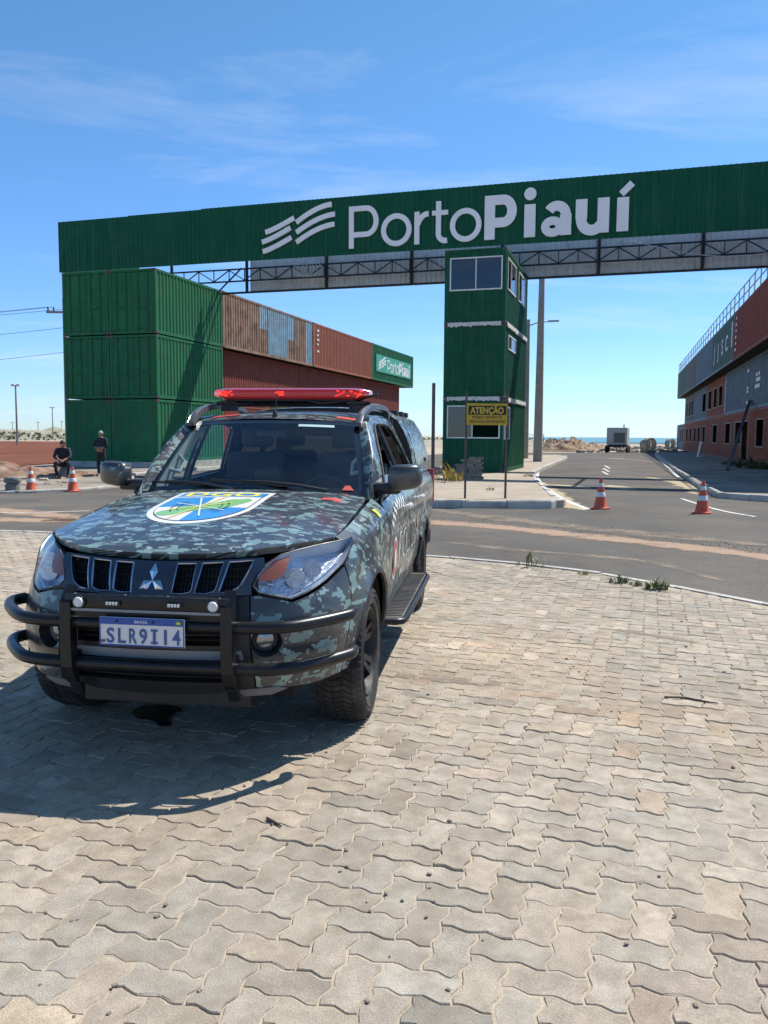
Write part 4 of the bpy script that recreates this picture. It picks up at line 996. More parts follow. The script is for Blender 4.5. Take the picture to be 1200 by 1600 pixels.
# half lowered panes
for w_, zc in ((w1,1.30),(w2,1.315)):
    pl = [p for p in dens(w_,.03) if p[1] < zc]; ymn = min(p[0] for p in pl); ymx = max(p[0] for p in pl)
    mb = MB().add([(GX(ymn,1.2)-.02,ymn,1.18),(GX(ymx,1.2)-.02,ymx,1.2),(GX(ymx,zc)-.02,ymx,zc-.01),(GX(ymn,zc)-.02,ymn+.06,zc-.02)],[(0,1,2,3)]); cobj('window_glass', mb, G_TINT, smooth=False)
def WS(s, v, off=0.0):
    pb = Vector((.735*s, .640+.13*s*s, 1.197-.018*s*s)); pt = Vector((.592*s, 1.195+.105*s*s, 1.668-.014*s*s)); p = pb.lerp(pt, v)
    p += Vector((0,-.60,.72))*(.022*math.sin(math.pi*v)*(1-.3*s*s)+off); return p
mb = MB().grid(16,10,lambda a,b_: WS((a-.5)*1.92, .055+.90*b_)); ws = cobj('windshield', mb, G_WS)
fr = MB()
fr.grid(24,2,lambda a,b_: WS((a-.5)*2, -.015+.085*b_, -.003)); fr.grid(24,2,lambda a,b_: WS((a-.5)*2, .94+.065*b_, -.003))
for s_ in (1,-1): fr.grid(2,12,lambda a,b_: WS(s_*(.945+.058*a), .03+.94*b_, -.003))
cobj('windshield_seal', fr, M_GBLK, ws)
st = MB().grid(6,1,lambda a,b_: WS(.33+.40*a,.885+.035*b_,.002)); cobj('sun_strip_label', st, flat('label_teal',(.45,.62,.58),.5), ws)
st = MB(); st.add([WS(.80,.045,.004),WS(.90,.045,.004),WS(.87,.10,.004),WS(.83,.10,.004)],[(0,1,2,3)]); cobj('red_sticker', st, flat('sticker_red',(.62,.04,.03),.5), ws)
ap = MB()
def APL(a, b_):
    i = b_*(len(apl)-1); k = min(int(i),len(apl)-2); f = i-k; Y = apl[k][0]+(apl[k+1][0]-apl[k][0])*f; z = apl[k][1]+(apl[k+1][1]-apl[k][1])*f
    o = Vector(GM(Y,z)); w = WS(1.0, b_); m_ = w.lerp(o, a); return m_+Vector((.6,-.6,.5)).normalized()*.020*math.sin(math.pi*a)
ap.grid(6,14,APL,lambda a,b_: (a*.09,b_*.75)); both('a_pillar', ap, M_CAMO)
RZ = smo([1.1,1.195,1.35,1.6,1.9,2.3,2.66],[1.66,1.672,1.700,1.727,1.747,1.754,1.748],1.1,2.66,.05)
def RF(a, b_):
    s = (a-.5)*2; y0 = 1.195+.105*s*s; Y = y0+(2.655-y0)*b_; hw = .590+.045*min(1,b_*3); x = hw*s
    return (x, Y, float(np.interp(Y,*RZ))-.045*abs(s)**2.6-.012*s*s*max(0,1-b_*8))
cobj('roof', MB().grid(20,18,RF,lambda a,b_: RF(a,b_)[:2]), M_CAMO)
# ---- canopy over the load bed
CS = [(.852,1.222),(.846,1.30),(.815,1.46),(.765,1.60),(.700,1.705),(.600,1.765),(.40,1.795),(.2,1.805),(0,1.808)]
def CN(a, b_):
    i = a*(len(CS)*2-2); sgn = 1
    if i > len(CS)-1: i = 2*(len(CS)-1)-i; sgn = -1
    k = min(int(i),len(CS)-2); f = i-k; x = CS[k][0]+(CS[k+1][0]-CS[k][0])*f; z = CS[k][1]+(CS[k+1][1]-CS[k][1])*f
    Y = 2.665+1.64*b_; t_ = max(0,(b_-.80)/.20); z2 = 1.222+(z-1.222)*(1-.10*t_*t_); fr_ = max(0,(.05-b_)/.05)
    return (sgn*x*(1-.02*t_*t_)*(1-.01*fr_), Y-.22*((z-1.222)/.58)*t_, z2-.01*fr_)
cn = cobj('canopy', MB().grid(48,22,CN,lambda a,b_: (b_*1.64,a*2.6)), M_CAMO)
cobj('canopy_rear', MB().add([CN(i/48,1.0) for i in range(49)],[tuple(range(49))]), M_CAMO, cn, smooth=False)
cobj('canopy_front', MB().add([CN(i/48,0.0) for i in range(49)],[tuple(range(48,-1,-1))]), M_BLK, cn, smooth=False)
for s_ in (0,1):
    sw = MB().grid(10,5,lambda a,b_: Vector(CN((.045+.165*b_) if not s_ else 1-(.045+.165*b_),.10+.72*a))+Vector((.004 if not s_ else -.004,0,.002)), lambda a,b_: (a*1.2,b_*.4), flip=bool(s_)); cobj('side_hatch', sw, camo('camouflage_film',dirt=.10), cn)
    hx = Vector(CN(.075 if not s_ else .925,.62)); cobj('hatch_latch', MB().bbox((hx.x-.012,hx.y-.08,hx.z-.02),(hx.x+.012,hx.y+.08,hx.z+.02),.006), M_BLK, cn)
for yy in (.25,.5,.72):
    for a_ in (.30,.70): p = Vector(CN(a_,yy)); cobj('roof_bracket', MB().bbox((p.x-.03,p.y-.07,p.z-.01),(p.x+.03,p.y+.07,p.z+.035),.008), M_BLK, cn)
# ---- front: bumper, grille, lamps
lamp = [(.485,.867),(.512,.915),(.56,.960),(.663,.995),(.813,1.010),(1.047,1.022),(1.285,1.032),(1.166,.982),(1.071,.923),(.924,.863),(.773,.820),(.676,.799),(.596,.818),(.516,.836)]
bc = [(1.078,.908),(.93,.848),(.78,.806),(.68,.785),(.60,.804),(.51,.822),(.475,.822),(.475,.60),(.50,.395),(.594,.381),(.865,.377),(1.024,.388),(1.018,.519),(1.062,.672),(1.096,.80)]
fogh = [(.545+.075*math.cos(R(a)),.612+.070*math.sin(R(a))) for a in range(0,360,24)]
both('bumper_corner', bp(bc, step=.045, flange=.02, holes=[fogh]), M_CAMO)
fogp = MB()
for r0, d0, r1, d1 in ((.075,0,.058,-.05),(.058,-.05,.045,-.055)):
    for i in range(20):
        a, b_ = 2*math.pi*i/20, 2*math.pi*(i+1)/20
        q = [Vector(Bs(.545+r*math.cos(t_),.612+r*.93*math.sin(t_)))+Bn(.545,.612)*d for r,d,t_ in ((r0,d0,a),(r0,d0,b_),(r1,d1,b_),(r1,d1,a))]; fogp.add(q,[(0,1,2,3)])
fp_ = both('fog_lamp_bezel', fogp, M_BLK)
for k, o in enumerate(fp_):
    u_ = .545*(1 if k == 0 else -1); c0 = Vector(Bs(u_,.612)); nn = Bn(u_,.612); m_ = nn.to_track_quat('Z','Y').to_matrix().to_4x4(); m_.translation = c0-nn*.056
    cobj('fog_lamp', MB().lathe([(.046,0),(.040,.012),(.022,.018),(0,.020)],18,m_), flat('fog_glass',(.30,.31,.32),.06,metal=.6), o)
intake = lambda u0,u1,z0,z1: [(u0,z0),(u1,z0),(u1,z1),(u0,z1)]
cen = [(.468,.822),(.30,.812),(0,.806),(-.30,.812),(-.468,.822),(-.468,.60),(-.492,.395),(-.3,.36),(0,.35),(.3,.36),(.492,.395),(.468,.60)]
bcn = cobj('bumper_centre', bp(cen, step=.05, flange=.02, holes=[intake(-.36,.36,.60,.72),intake(-.40,.40,.42,.525)]), M_BLK)
mb = MB()
for z in (.62,.645,.67,.695,.44,.465,.49,.51): mb.tube([Vector(Bs(u,z))+Vector((0,.035,0)) for u in np.linspace(-.42,.42,15)], .006, 5)
cobj('intake_slats', mb, M_BLK, bcn)
cobj('intake_backing', MB().box((-.55,-.76,.37),(.55,-.74,.80)), M_DARK, bcn, smooth=False)
cobj('garnish_strip', bp([(-.44,.535),(.44,.535),(.43,.578),(-.43,.578)], step=.06, off=.006, flange=.008), M_GREYP, bcn)
sk = [(.40,.385),(.60,.392),(.66,.378),(.58,.352),(.44,.350)]
for o in both('skid_corner', bp(sk, step=.05, off=.006, flange=.01), pm('skid_grey',(.16,.155,.15),.55,var=.15,rrand=False)): pass
grl = [(.478,.868),(.505,.915),(.553,.952),(.553,.985),(.42,.981),(.25,.972),(0,.968)]
grl = grl+[(-a,b_) for a,b_ in grl[-2::-1]]+[(-.478,.826),(-.3,.820),(0,.815),(.3,.820),(.478,.826)]
sl = [[(.112,.958),(.206,.960),(.194,.846),(.186,.836),(.150,.828),(.100,.830)],[(.236,.961),(.338,.966),(.308,.850),(.296,.840),(.262,.830),(.208,.832)],[(.366,.967),(.492,.973),(.425,.870),(.408,.856),(.375,.840),(.322,.834)]]
sl += [[(-a,b_) for a,b_ in q] for q in sl]
gr = cobj('grille', bp(grl, step=.04, flange=.025, holes=sl, off=.004), flat('grille_gloss',(.016,.024,.042),.10,coat=.7))
for q in sl:
    mb = MB(); pts = [Vector(Bs(*p))+Bn(*p)*.006 for p in dens(q,.03)]; mb.tube(pts+[pts[0]], .0045, 6, caps=False); cobj('slot_frame', mb, M_DCHR, gr)
mb = MB()
for k in range(-26,27):
    if abs(k*.018) < .09: continue
    mb.bar(Vector(Bs(k*.018,.825))+Vector((0,.04,0)), Vector(Bs(k*.018,.975))+Vector((0,.045,0)), .005)
for z in (.865,.90,.935): mb.tube([Vector(Bs(u,z))+Vector((0,.036,0)) for u in np.linspace(-.47,.47,17)], .004, 5)
cobj('grille_mesh', mb, M_BLK, gr); cobj('grille_backing', MB().grid(16,2,lambda a,b_: Vector(Bs((a-.5)*.98,.80+.19*b_))+Vector((0,.075,0))), M_DARK, gr)
def lozenge(c, ang, L, w, nm):
    """one diamond of the emblem, raised in the middle"""
    fx = lambda a, b_, d: tuple(Vector(Bs(a,b_))+Bn(a,b_)*d); ca, sa = math.cos(ang), math.sin(ang)
    P_ = [(0,0),(L/2,w/2),(L,0),(L/2,-w/2)]; W_ = [(c[0]+x*ca-y*sa, c[1]+(x*sa+y*ca)*1.08) for x,y in P_]; m_ = (sum(p[0] for p in W_)/4, sum(p[1] for p in W_)/4)
    mb = MB().add([fx(*p,.006) for p in W_]+[fx(*p,.014) for p in W_]+[fx(*m_,.022)], [(0,1,5,4),(1,2,6,5),(2,3,7,6),(3,0,4,7),(4,5,8),(5,6,8),(6,7,8),(7,4,8)])
    return cobj('emblem_diamond', mb, M_CHR, gr, smooth=False)
for a in (90,210,330): lozenge((.003,.882), R(a), .070, .041, 'd')
# headlamps
housing = bp(lamp, step=.05, flange=-.0, off=-.075); rim = MB()
hl = both('headlight', bp(lamp, step=.045, off=.002), G_LENS)
cu_ = lambda u0,u1,z0,z1: [(u0,z0),(u1,z0),(u1,z1),(u0,z1)]
M_BOWL = pm('lamp_bowl',(.50,.53,.58),.10,metal=.85,var=.25,vs=14,bump=1.0,bscale=38,rrand=False); M_REFL = flat('lamp_reflector', (.78,.80,.84), .12, metal=1.0); M_AMB = flat('amber_reflector', (.30,.085,.040), .30, coat=.4)
for k, o in enumerate(hl):
    f_ = (lambda m_: m_) if k == 0 else mir
    cobj('lamp_back', f_(housing), M_BOWL, o)
    mb = MB(); P0 = [Vector(Bs(*p)) for p in dens(lamp,.04)]; P1 = [Vector(Bs(*p))-Bn(*p)*.075 for p in dens(lamp,.04)]; n = len(P0); mb.add(P0+P1,[(i,(i+1)%n,n+(i+1)%n,n+i) for i in range(n)]); cobj('lamp_wall', f_(mb), flat('lamp_side',(.62,.66,.72),.2,metal=.4), o)
    mb = MB(); patch(mb, [(.512,.885),(.545,.930),(.610,.975),(.735,.994),(.675,.925),(.625,.893)], Bs, nrm=Bn, step=.04, off=-.012); cobj('turn_signal', f_(mb), M_AMB, o)
    for (u_,z_,r_) in ((.765,.905,.050),(.915,.938,.046)):
        c0 = Vector(Bs(u_,z_)); nn = Vector((0,-1,.05)).normalized(); m_ = nn.to_track_quat('Z','Y').to_matrix().to_4x4(); m_.translation = c0-Bn(u_,z_)*.050
        bw = MB().lathe([(r_,.028),(r_*.86,.010),(r_*.6,-.012),(r_*.3,-.022),(.012,-.024),(.012,.006),(0,.008)],22,m_); cobj('reflector_bowl', f_(bw), M_BOWL, o); cobj('bulb', f_(MB().lathe([(.010,-.02),(.010,.010),(.006,.018),(0,.020)],10,m_)), flat('lamp_bulb_glass',(.55,.56,.58),.05,coat=.8), o)
    mb = MB(); mb.tube([Vector(Bs(u,z))-Bn(u,z)*.03 for u,z in ((.60,.83),(.68,.815),(.78,.835),(.92,.875),(1.06,.93))], .008, 6); cobj('lamp_trim', f_(mb), M_CHR, o)
    mb = MB(); pts = [Vector(Bs(*p))+Bn(*p)*.001 for p in dens(lamp,.03)]; mb.tube(pts+[pts[0]], .0028, 5, caps=False); cobj('lamp_gasket', f_(mb), M_BLK, o)
# ---- number plate
pb = cobj('number_plate', MB().bbox((-.20,-1.012,.628),(.20,-1.004,.758),.003), flat('plate_white',(.66,.65,.66),.4), smooth=False, loc=(.012,.016,-.014))
M_NAVY = flat('plate_blue', (.015,.075,.33), .4); M_NV2 = flat('plate_letter_blue', (.03,.10,.27), .45)
cobj('plate_border', MB().tube([(-.196,-1.013,.632),(.196,-1.013,.632),(.196,-1.013,.754),(-.196,-1.013,.754),(-.196,-1.013,.632)], .0035, 5), M_NAVY, pb)
cobj('plate_band', MB().box((-.196,-1.0145,.726),(.196,-1.0128,.755)), M_NAVY, pb, smooth=False)
for i_, ch in enumerate('SLR9I14'):
    x0_ = -.146+i_*.0515
    text_obj('plate_text', ch, .066, M_NV2, pb, lambda x,y: (x+x0_,-1.0145,.643+y), bold=.022, width=None if ch in 'I1' else .037)
    if ch == 'I':
        for z_ in (.643,.699): cobj('plate_serif', MB().box((x0_-.016,-1.0152,z_),(x0_+.016,-1.0140,z_+.010)), M_NV2, pb, smooth=False)
text_obj('country_text', 'BRASIL', .013, flat('plate_lettering_white',(.8,.8,.8),.4), pb, lambda x,y: (x,-1.0156,.734+y), width=.062)
text_obj('country_code', 'BR', .014, flat('ink',(.02,.02,.02),.5), pb, lambda x,y: (x-.180,-1.0145,.642+y), bold=.02)
cobj('flag', MB().box((.160,-1.0155,.731),(.186,-1.0147,.750)), flat('flag_green',(.02,.25,.08),.5), pb, smooth=False)
cobj('flag_diamond', MB().add([(.162,-1.0162,.7405),(.173,-1.0162,.733),(.184,-1.0162,.7405),(.173,-1.0162,.748)],[(0,1,2,3)]), flat('flag_yellow',(.75,.6,.05),.5), pb, smooth=False)
for x in (-.115,.055): cobj('plate_screw', MB().lathe([(.008,0),(.006,.004),(0,.005)],10,Matrix.Translation((x,-1.014,.741)) @ Matrix.Rotation(R(90),4,'X')), M_BLK, pb)
# ---- bull bar
bb = link('bull_bar', None, car, loc=(.020,.048,0))
TB = lambda z, e: [(-.815,-.600+e,z+.012),(-.850,-.645+e,z+.008),(-.850,-.70+e,z+.004),(-.785,-.80+e,z),(-.66,-.93+e,z-.004),(-.58,-.968+e,z-.006),(-.45,-.985+e,z-.008),(0,-.992+e,z-.010),(.45,-.985+e,z-.008),(.58,-.968+e,z-.006),(.66,-.93+e,z-.004),(.78,-.80+e,z),(.862,-.69+e,z+.004),(.872,-.66+e,z+.006),(.868,-.60+e,z+.010)]
for z, e in ((.712,0),(.520,.01)):
    sp = [tuple(p) for p in hermite(np.array(TB(z,e)),4)]; r_ = [.0285]*len(sp); r_[0] = r_[-1] = .017
    cobj('tube', MB().tube(sp, r_, 14), M_BLKM, bb)
for s_ in (1,-1):
    pr = [(-1.005,.826),(-1.030,.80),(-1.035,.70),(-1.035,.60),(-1.030,.50),(-1.005,.44),(-.955,.405),(-.92,.40)]
    mb = MB(); vs = []
    for i, (y, z) in enumerate(pr):
        a = pr[max(i-1,0)]; c = pr[min(i+1,len(pr)-1)]; t_ = Vector((c[0]-a[0],c[1]-a[1])).normalized(); nx_ = Vector((-t_.y,t_.x))*-.030
        for xx in (s_*.378-.026,s_*.378+.026): vs += [(xx,y,z),(xx,y-nx_.x*-2*.9 if False else y+abs(nx_.x)*2+.0,z+nx_.y*2)]
    n = len(pr); fs = []
    for i in range(n-1):
        q = i*4; fs += [(q,q+2,q+6,q+4),(q+1,q+5,q+7,q+3),(q,q+4,q+5,q+1),(q+2,q+3,q+7,q+6)]
    fs += [(0,1,3,2),(4*n-4,4*n-2,4*n-1,4*n-3)]
    mb.add(vs,fs); cobj('upright', mb, M_BLKM, bb, smooth=False)
    cobj('bracket', MB().box((s_*.378-.02,-.95,.50),(s_*.378+.02,-.80,.56)), M_BLKM, bb, smooth=False)
lp_ = cobj('light_panel', MB().bbox((-.385,-1.020,.772),(.385,-.975,.836),.006), M_BLKM, bb)
cobj('panel_edge', MB().box((-.352,-1.024,.762),(.352,-1.016,.774)), M_GREYP, bb, smooth=False)
cobj('panel_skirt', MB().box((-.352,-1.010,.738),(.352,-1.004,.771)), M_BLKM, bb, smooth=False)
M_LED = flat('led_lens', (.62,.64,.66), .15, coat=.5)
for x in (-.312,.318):
    c_ = cobj('spot_light', MB().lathe([(.024,0),(.024,.012),(.020,.018),(.014,.016),(0,.019)],16,Matrix.Translation((x,-1.020,.803)) @ Matrix.Rotation(R(90),4,'X')), M_LED, lp_)
    cobj('spot_bezel', MB().lathe([(.030,0),(.030,.008),(.0245,.010)],16,Matrix.Translation((x,-1.0205,.803)) @ Matrix.Rotation(R(90),4,'X')), M_BLK, c_)
for x in (-.152,.138): 
    s_ = cobj('strobe_light', MB().bbox((x-.038,-1.032,.790),(x+.038,-1.020,.814),.005), M_BLK, lp_)
    for q in range(4): cobj('led', MB().bbox((x-.027+q*.0145,-1.037,.795),(x-.016+q*.0145,-1.031,.809),.002), M_LED, s_)
for x in (-.34,-.10,.10,.34): cobj('bolt', MB().lathe([(.007,0),(.007,.004),(0,.005)],8,Matrix.Translation((x,-1.0,.836))), M_CHR, bb)
# ---- wheels
def tyre_mesh():
    Rr = .378; W_ = .125; prof = [(.245,-W_+.03),(.262,-W_+.008),(.300,-W_),(.338,-W_+.004),(.360,-W_+.016),(.370,-W_+.030),(.3715,-.05),(.3715,.05),(.370,W_-.030),(.360,W_-.016),(.338,W_-.004),(.300,W_),(.262,W_-.008),(.245,W_-.03)]
    mb = MB().lathe(prof, 64, close=False); nb = 64
    for k in range(nb):
        for row, (z0, z1, sk_) in enumerate(((-.123,-.078,.25),(-.072,-.028,.55),(-.022,.022,-.5),(.028,.072,.55),(.078,.123,.25))):
            a0 = 2*math.pi*(k+.08+(.5 if row % 2 else 0))/nb; a1 = a0+2*math.pi*.80/nb; sft = sk_*2*math.pi/nb; r0 = .362; r1 = Rr+(.0005 if row in (1,2,3) else -.004)
            def p(a, z, r, e=0):
                if row == 0 and z < -.12: r -= .012 if r == r1 else 0
                if row == 4 and z > .12: r -= .012 if r == r1 else 0
                return (r*math.cos(a), r*math.sin(a), z)
            v = [p(a0,z0,r0),p(a1,z0,r0),p(a1+sft,z1,r0),p(a0+sft,z1,r0),p(a0,z0,r1),p(a1,z0,r1),p(a1+sft,z1,r1),p(a0+sft,z1,r1)]
            mb.add(v,[(4,5,6,7),(0,1,5,4),(1,2,6,5),(2,3,7,6),(3,0,4,7)])
    for r_ in (.30,.325):
        mb.lathe([(r_-.004,W_+.0005),(r_,W_+.003),(r_+.004,W_+.0005)],64,close=False)
    return mb
def rim_mesh():
    mb = MB().lathe([(.245,.095),(.238,.112),(.228,.100),(.215,.04),(.205,-.09),(.24,-.10)],48,close=False)
    mb.lathe([(.0,.062),(.030,.062),(.034,.050),(.075,.048),(.085,.035),(.10,.03)],24)
    for k in range(6):
        a = 2*math.pi*k/6
        for d in (-.14,.14):
            p0 = Vector((.075*math.cos(a+d*.8),.075*math.sin(a+d*.8),.040)); p1 = Vector((.226*math.cos(a+d*1.1),.226*math.sin(a+d*1.1),.082)); mb.bar(p0,p1,.034,.022)
        mb.lathe([(.010,0),(.010,.012),(0,.014)],8,Matrix.Translation((.055*math.cos(a+.5),.055*math.sin(a+.5),.048)))
    mb.lathe([(0,-.02),(.14,-.02),(.15,.0)],32,close=False)
    return mb
TM = make_mesh('tyre', tyre_mesh(), M_RUB, True, 30); RM = make_mesh('rim', rim_mesh(), M_RIM, True, 30)
for s_ in (1,-1):
    for y in (0,3.0):
        w = link('wheel', None, car, loc=(s_*.772,y,.376)); w.rotation_euler = (0, R(90)*s_, 0)
        t_ = link('tyre', TM, w, rot=(0,0,random.uniform(0,6))); link('rim', RM, w, rot=(0,0,random.uniform(0,6)))
    for yc in (0,3.0):
        mb = MB(); n = 20
        prof = [(yc+.425*math.cos(math.pi*i/n), .40+.425*math.sin(math.pi*i/n)) for i in range(n+1)]
        mb.add([(s_*x,y,z) for x in (.62,.885) for y,z in prof],[(i,i+1,n+2+i,n+1+i) for i in range(n)]); mb.add([(s_*.62,y,z) for y,z in prof],[tuple(range(n+1))]); cobj('wheel_arch_liner', mb, M_DARK, smooth=False)
cobj('underbody', MB().box((-.61,-.62,.30),(.61,4.25,.62)).box((-.58,-.42,.60),(.58,.62,.96)).box((-.86,.62,.36),(.86,2.5,.46)).box((-.80,2.64,.55),(.80,4.28,.62)), M_DARK, smooth=False)
cobj('front_axle', MB().tube([(-.62,0,.36),(.62,0,.36)],.05,8).box((-.42,-.70,.26),(.42,-.45,.33)), M_BLK)
# ---- side steps
for s_ in (1,-1):
    o = cobj('side_step', MB().bbox((.80,.62,.385) if s_ > 0 else (-.995,.62,.385),(.995,2.36,.425) if s_ > 0 else (-.80,2.36,.425),.018), pm('step_tread',(.05,.047,.044),.6,var=.25,vs=6,dirt=(.16,.13,.10),dscale=6,damt=.6,rrand=False))
    cobj('step_edge', MB().tube([(s_*.80,.595,.405),(s_*.95,.600,.405),(s_*.99,.63,.405),(s_*1.003,.70,.405),(s_*1.003,2.28,.405),(s_*.98,2.37,.405),(s_*.80,2.385,.405)],.022,10), M_BLKM, o)
    for k in range(34): cobj('tread_rib', MB().box((s_*.895-.085,.68+k*.048,.424),(s_*.895+.085,.695+k*.048,.428)), M_BLK, o, smooth=False) if k % 1 == 0 and s_ > 0 else None
    for y in (.75,2.2): cobj('step_bracket', MB().bar((s_*.55,y,.42),(s_*.85,y,.40),.05), M_BLKM, o)
# ---- mirrors
for s_ in (1,-1):
    bm = bmesh.new(); bmesh.ops.create_cube(bm, size=1); bmesh.ops.subdivide_edges(bm, edges=bm.edges[:], cuts=5, use_grid_fill=True)
    for v in bm.verts:
        x, y, z = v.co*2
        k = (abs(x)**4.5+abs(z)**4.5+abs(y)**4.5)**(-1/4.5)*max(abs(x),abs(y),abs(z)); x, y, z = x*k, y*k, z*k
        sx_ = .112*(1-.10*max(0,x)**2); sz = .077*(1-.12*max(0,x)**3)*(1.0-.06*(x-1)); yy = y*.062 if y > 0 else y*.085*(1-.25*x*x)
        v.co = Vector((s_*(.985+x*sx_), .825+yy+.03*x, 1.296+z*sz+.008*x))
    if s_ < 0: bmesh.ops.reverse_faces(bm, faces=bm.faces[:])
    mb = MB(); mb.add([v.co.copy() for v in bm.verts],[[v.index for v in f.verts] for f in bm.faces],[(v.co.x+7.3,v.co.z+3.1) for v in bm.verts]); bm.free()
    m_ = cobj('door_mirror', mb, M_CAMOM, angle=60)
    cobj('mirror_arm', MB().bbox((min(s_*.77,s_*.95),.795,1.185),(max(s_*.77,s_*.95),.885,1.258),.022), M_BLK, m_)
    cobj('mirror_base', MB().tube([(s_*.82,.79,1.175),(s_*.80,.93,1.19),(s_*.79,.96,1.27),(s_*.80,.84,1.215),(s_*.82,.79,1.175)],.022,6), M_BLK, m_)
    cobj('mirror_glass', MB().bbox((s_*.99-.095,.884,1.235),(s_*.99+.095,.890,1.36),.002), flat('mirror_silver',(.8,.8,.82),.03,metal=1.0), m_)
# ---- roof rails, light bar, aerial, wipers
for s_ in (1,-1):
    pth = [(s_*.600,1.215,1.652),(s_*.603,1.30,1.710),(s_*.610,1.42,1.752),(s_*.617,1.58,1.782),(s_*.622,1.80,1.800),(s_*.622,2.2,1.806),(s_*.620,2.46,1.795),(s_*.615,2.60,1.745)]
    sp = [tuple(p) for p in hermite(np.array(pth),4)]; mb = MB(); n = len(sp); vs = []
    for i, p in enumerate(sp):
        b_ = Vector(p); e = .026
        base_z = float(np.interp(p[1],*RZ))-.05
        lo = max(base_z, p[2]-.045) if 3 < i < n-4 else base_z-.005
        vs += [(b_.x-e,b_.y,lo),(b_.x+e,b_.y,lo),(b_.x+e*.8,b_.y,b_.z-.008),(b_.x,b_.y,b_.z),(b_.x-e*.8,b_.y,b_.z-.008)]
    fs = [(i*5+k,i*5+(k+1)%5,(i+1)*5+(k+1)%5,(i+1)*5+k) for i in range(n-1) for k in range(5)]
    mb.add(vs,fs+[(0,1,2,3,4),tuple((n-1)*5+k for k in (4,3,2,1,0))]); r_ = cobj('roof_rail', mb, pm('dark_grey_rail',(.06,.06,.065),.4,var=.1,rrand=False))
    cobj('rail_chrome', MB().tube([Vector(p)+Vector((s_*.024,0,-.012)) for p in sp[:12]], .005, 5), M_CHR, r_)
lbz = 1.868
def LBsec(x):
    t_ = max(0,(abs(x)-.47)/.13); return .145*(1-.42*t_**1.6), .044*(1-.30*t_**2), .02*t_
def LB(a, b_):
    x = (a-.5)*1.2; d, h, sh = LBsec(x); an = 2*math.pi*b_; c, s = math.cos(an), math.sin(an)
    return (x, 1.775+sh+d*math.copysign(abs(c)**.45,c), lbz+h*math.copysign(abs(s)**.5,s)*(1.0 if s > 0 else .95)-(.012*max(0,(abs(x)-.5)/.1) if s < 0 else 0)*-1)
M_REDL = bpy.data.materials.new('red_lens'); M_REDL.use_nodes = True; nt = M_REDL.node_tree; b = nt.nodes['Principled BSDF']
b.inputs['Base Color'].default_value = (.42,.004,.006,1); b.inputs['Roughness'].default_value = .12; b.inputs['Coat Weight'].default_value = .4; b.inputs['Transmission Weight'].default_value = .35; b.inputs['Emission Color'].default_value = (1,.05,.03,1); b.inputs['Emission Strength'].default_value = .07
lbo = cobj('light_bar', MB().grid(36,28,LB), M_REDL, angle=60)
for e in (0,1): cobj('end_cap', MB().add([LB(e,i/28) for i in range(28)],[tuple(range(28))]), M_REDL, lbo, smooth=False)
cobj('upper_seam', MB().tube([Vector(LB(.01+.98*i/30,.5+.25*.12))+Vector((0,-.003,-.002)) for i in range(31)], .004, 5), flat('pale_red_rim',(.70,.12,.12),.3), lbo)
M_LAMPR = flat('lit_red_lamp', (.8,.05,.02), .3, emit=(1.0,.04,.02), estr=.7)
for x, w_ in ((-.50,.07),(.46,.10),(-.06,.03)):
    cl = MB(); rn = random.Random(int(x*100))
    for k in range(14): cx, cz = x+rn.uniform(-w_,w_), lbz+rn.uniform(-.022,.018); cl.bbox((cx-.010,1.775-.152,cz-.005),(cx+.010,1.775-.130,cz+.005),.002)
    cobj('lit_module', cl, M_LAMPR, lbo)
cobj('base_tray', MB().bbox((-.50,1.68,1.812),(.50,1.88,1.828),.006), M_BLK, lbo)
for x in (-.50,.50): cobj('mount_foot', MB().bar((x,1.775,1.74),(x,1.775,1.82),.05,.12).box((x-.07,1.70,1.795),(x+.07,1.85,1.812)), M_BLK, lbo, smooth=False)
cobj('roof_crossbar', MB().tube([(-.60,1.775,1.800),(.60,1.775,1.800)],.015,8).tube([(-.60,2.3,1.805),(.60,2.3,1.805)],.015,8), M_BLK)
cobj('wiring', MB().tube([(-.30,1.72,1.80),(-.38,1.66,1.79),(-.46,1.68,1.81),(-.50,1.75,1.82)],.007,6), M_BLK)
cobj('wiring', MB().tube([(.15,1.66,1.815),(.25,1.64,1.795),(.36,1.66,1.805),(.45,1.70,1.82)],.009,6), M_BLK)
cobj('camera_arm', MB().tube([(.50,1.76,1.82),(.60,1.66,1.845),(.68,1.62,1.86)],.010,6), M_BLK)
ao = cobj('aerial', MB().lathe([(.022,0),(.020,.015),(.010,.045),(.006,.05)],12,Matrix.Translation((0,1.27,1.683))), M_BLK)
cobj('aerial_whip', MB().tube([(0,1.275,1.73),(.002,1.30,1.80),(.0,1.345,1.93)],[.004,.003,.0018],6), M_BLK, ao)
cobj('cowl', MB().grid(20,3,lambda a,b_: (lambda s: (s*.735, .600+.115*s*s+.115*b_, 1.192-.030*s*s+.006*b_))((a-.5)*2)), M_BLK)
for x0, x1 in ((.50,-.06),(-.10,-.60)):
    A = Vector((x0,.64+.14*x0*x0,1.212)); Bq = Vector(WS(x1/.70,.115,.012)); pts = [A, A.lerp(Bq,.35)+Vector((0,-.01,.014)), A.lerp(Bq,.7)+Vector((0,-.006,.012)), Bq]
    wi = cobj('wiper', MB().tube(pts,[.012,.010,.008,.006],6), M_BLK)
    cobj('wiper_blade', MB().bar(WS(x1/.70+.42,.075,.008), WS(x1/.70-.30,.125,.008), .012,.018), M_BLK, wi)
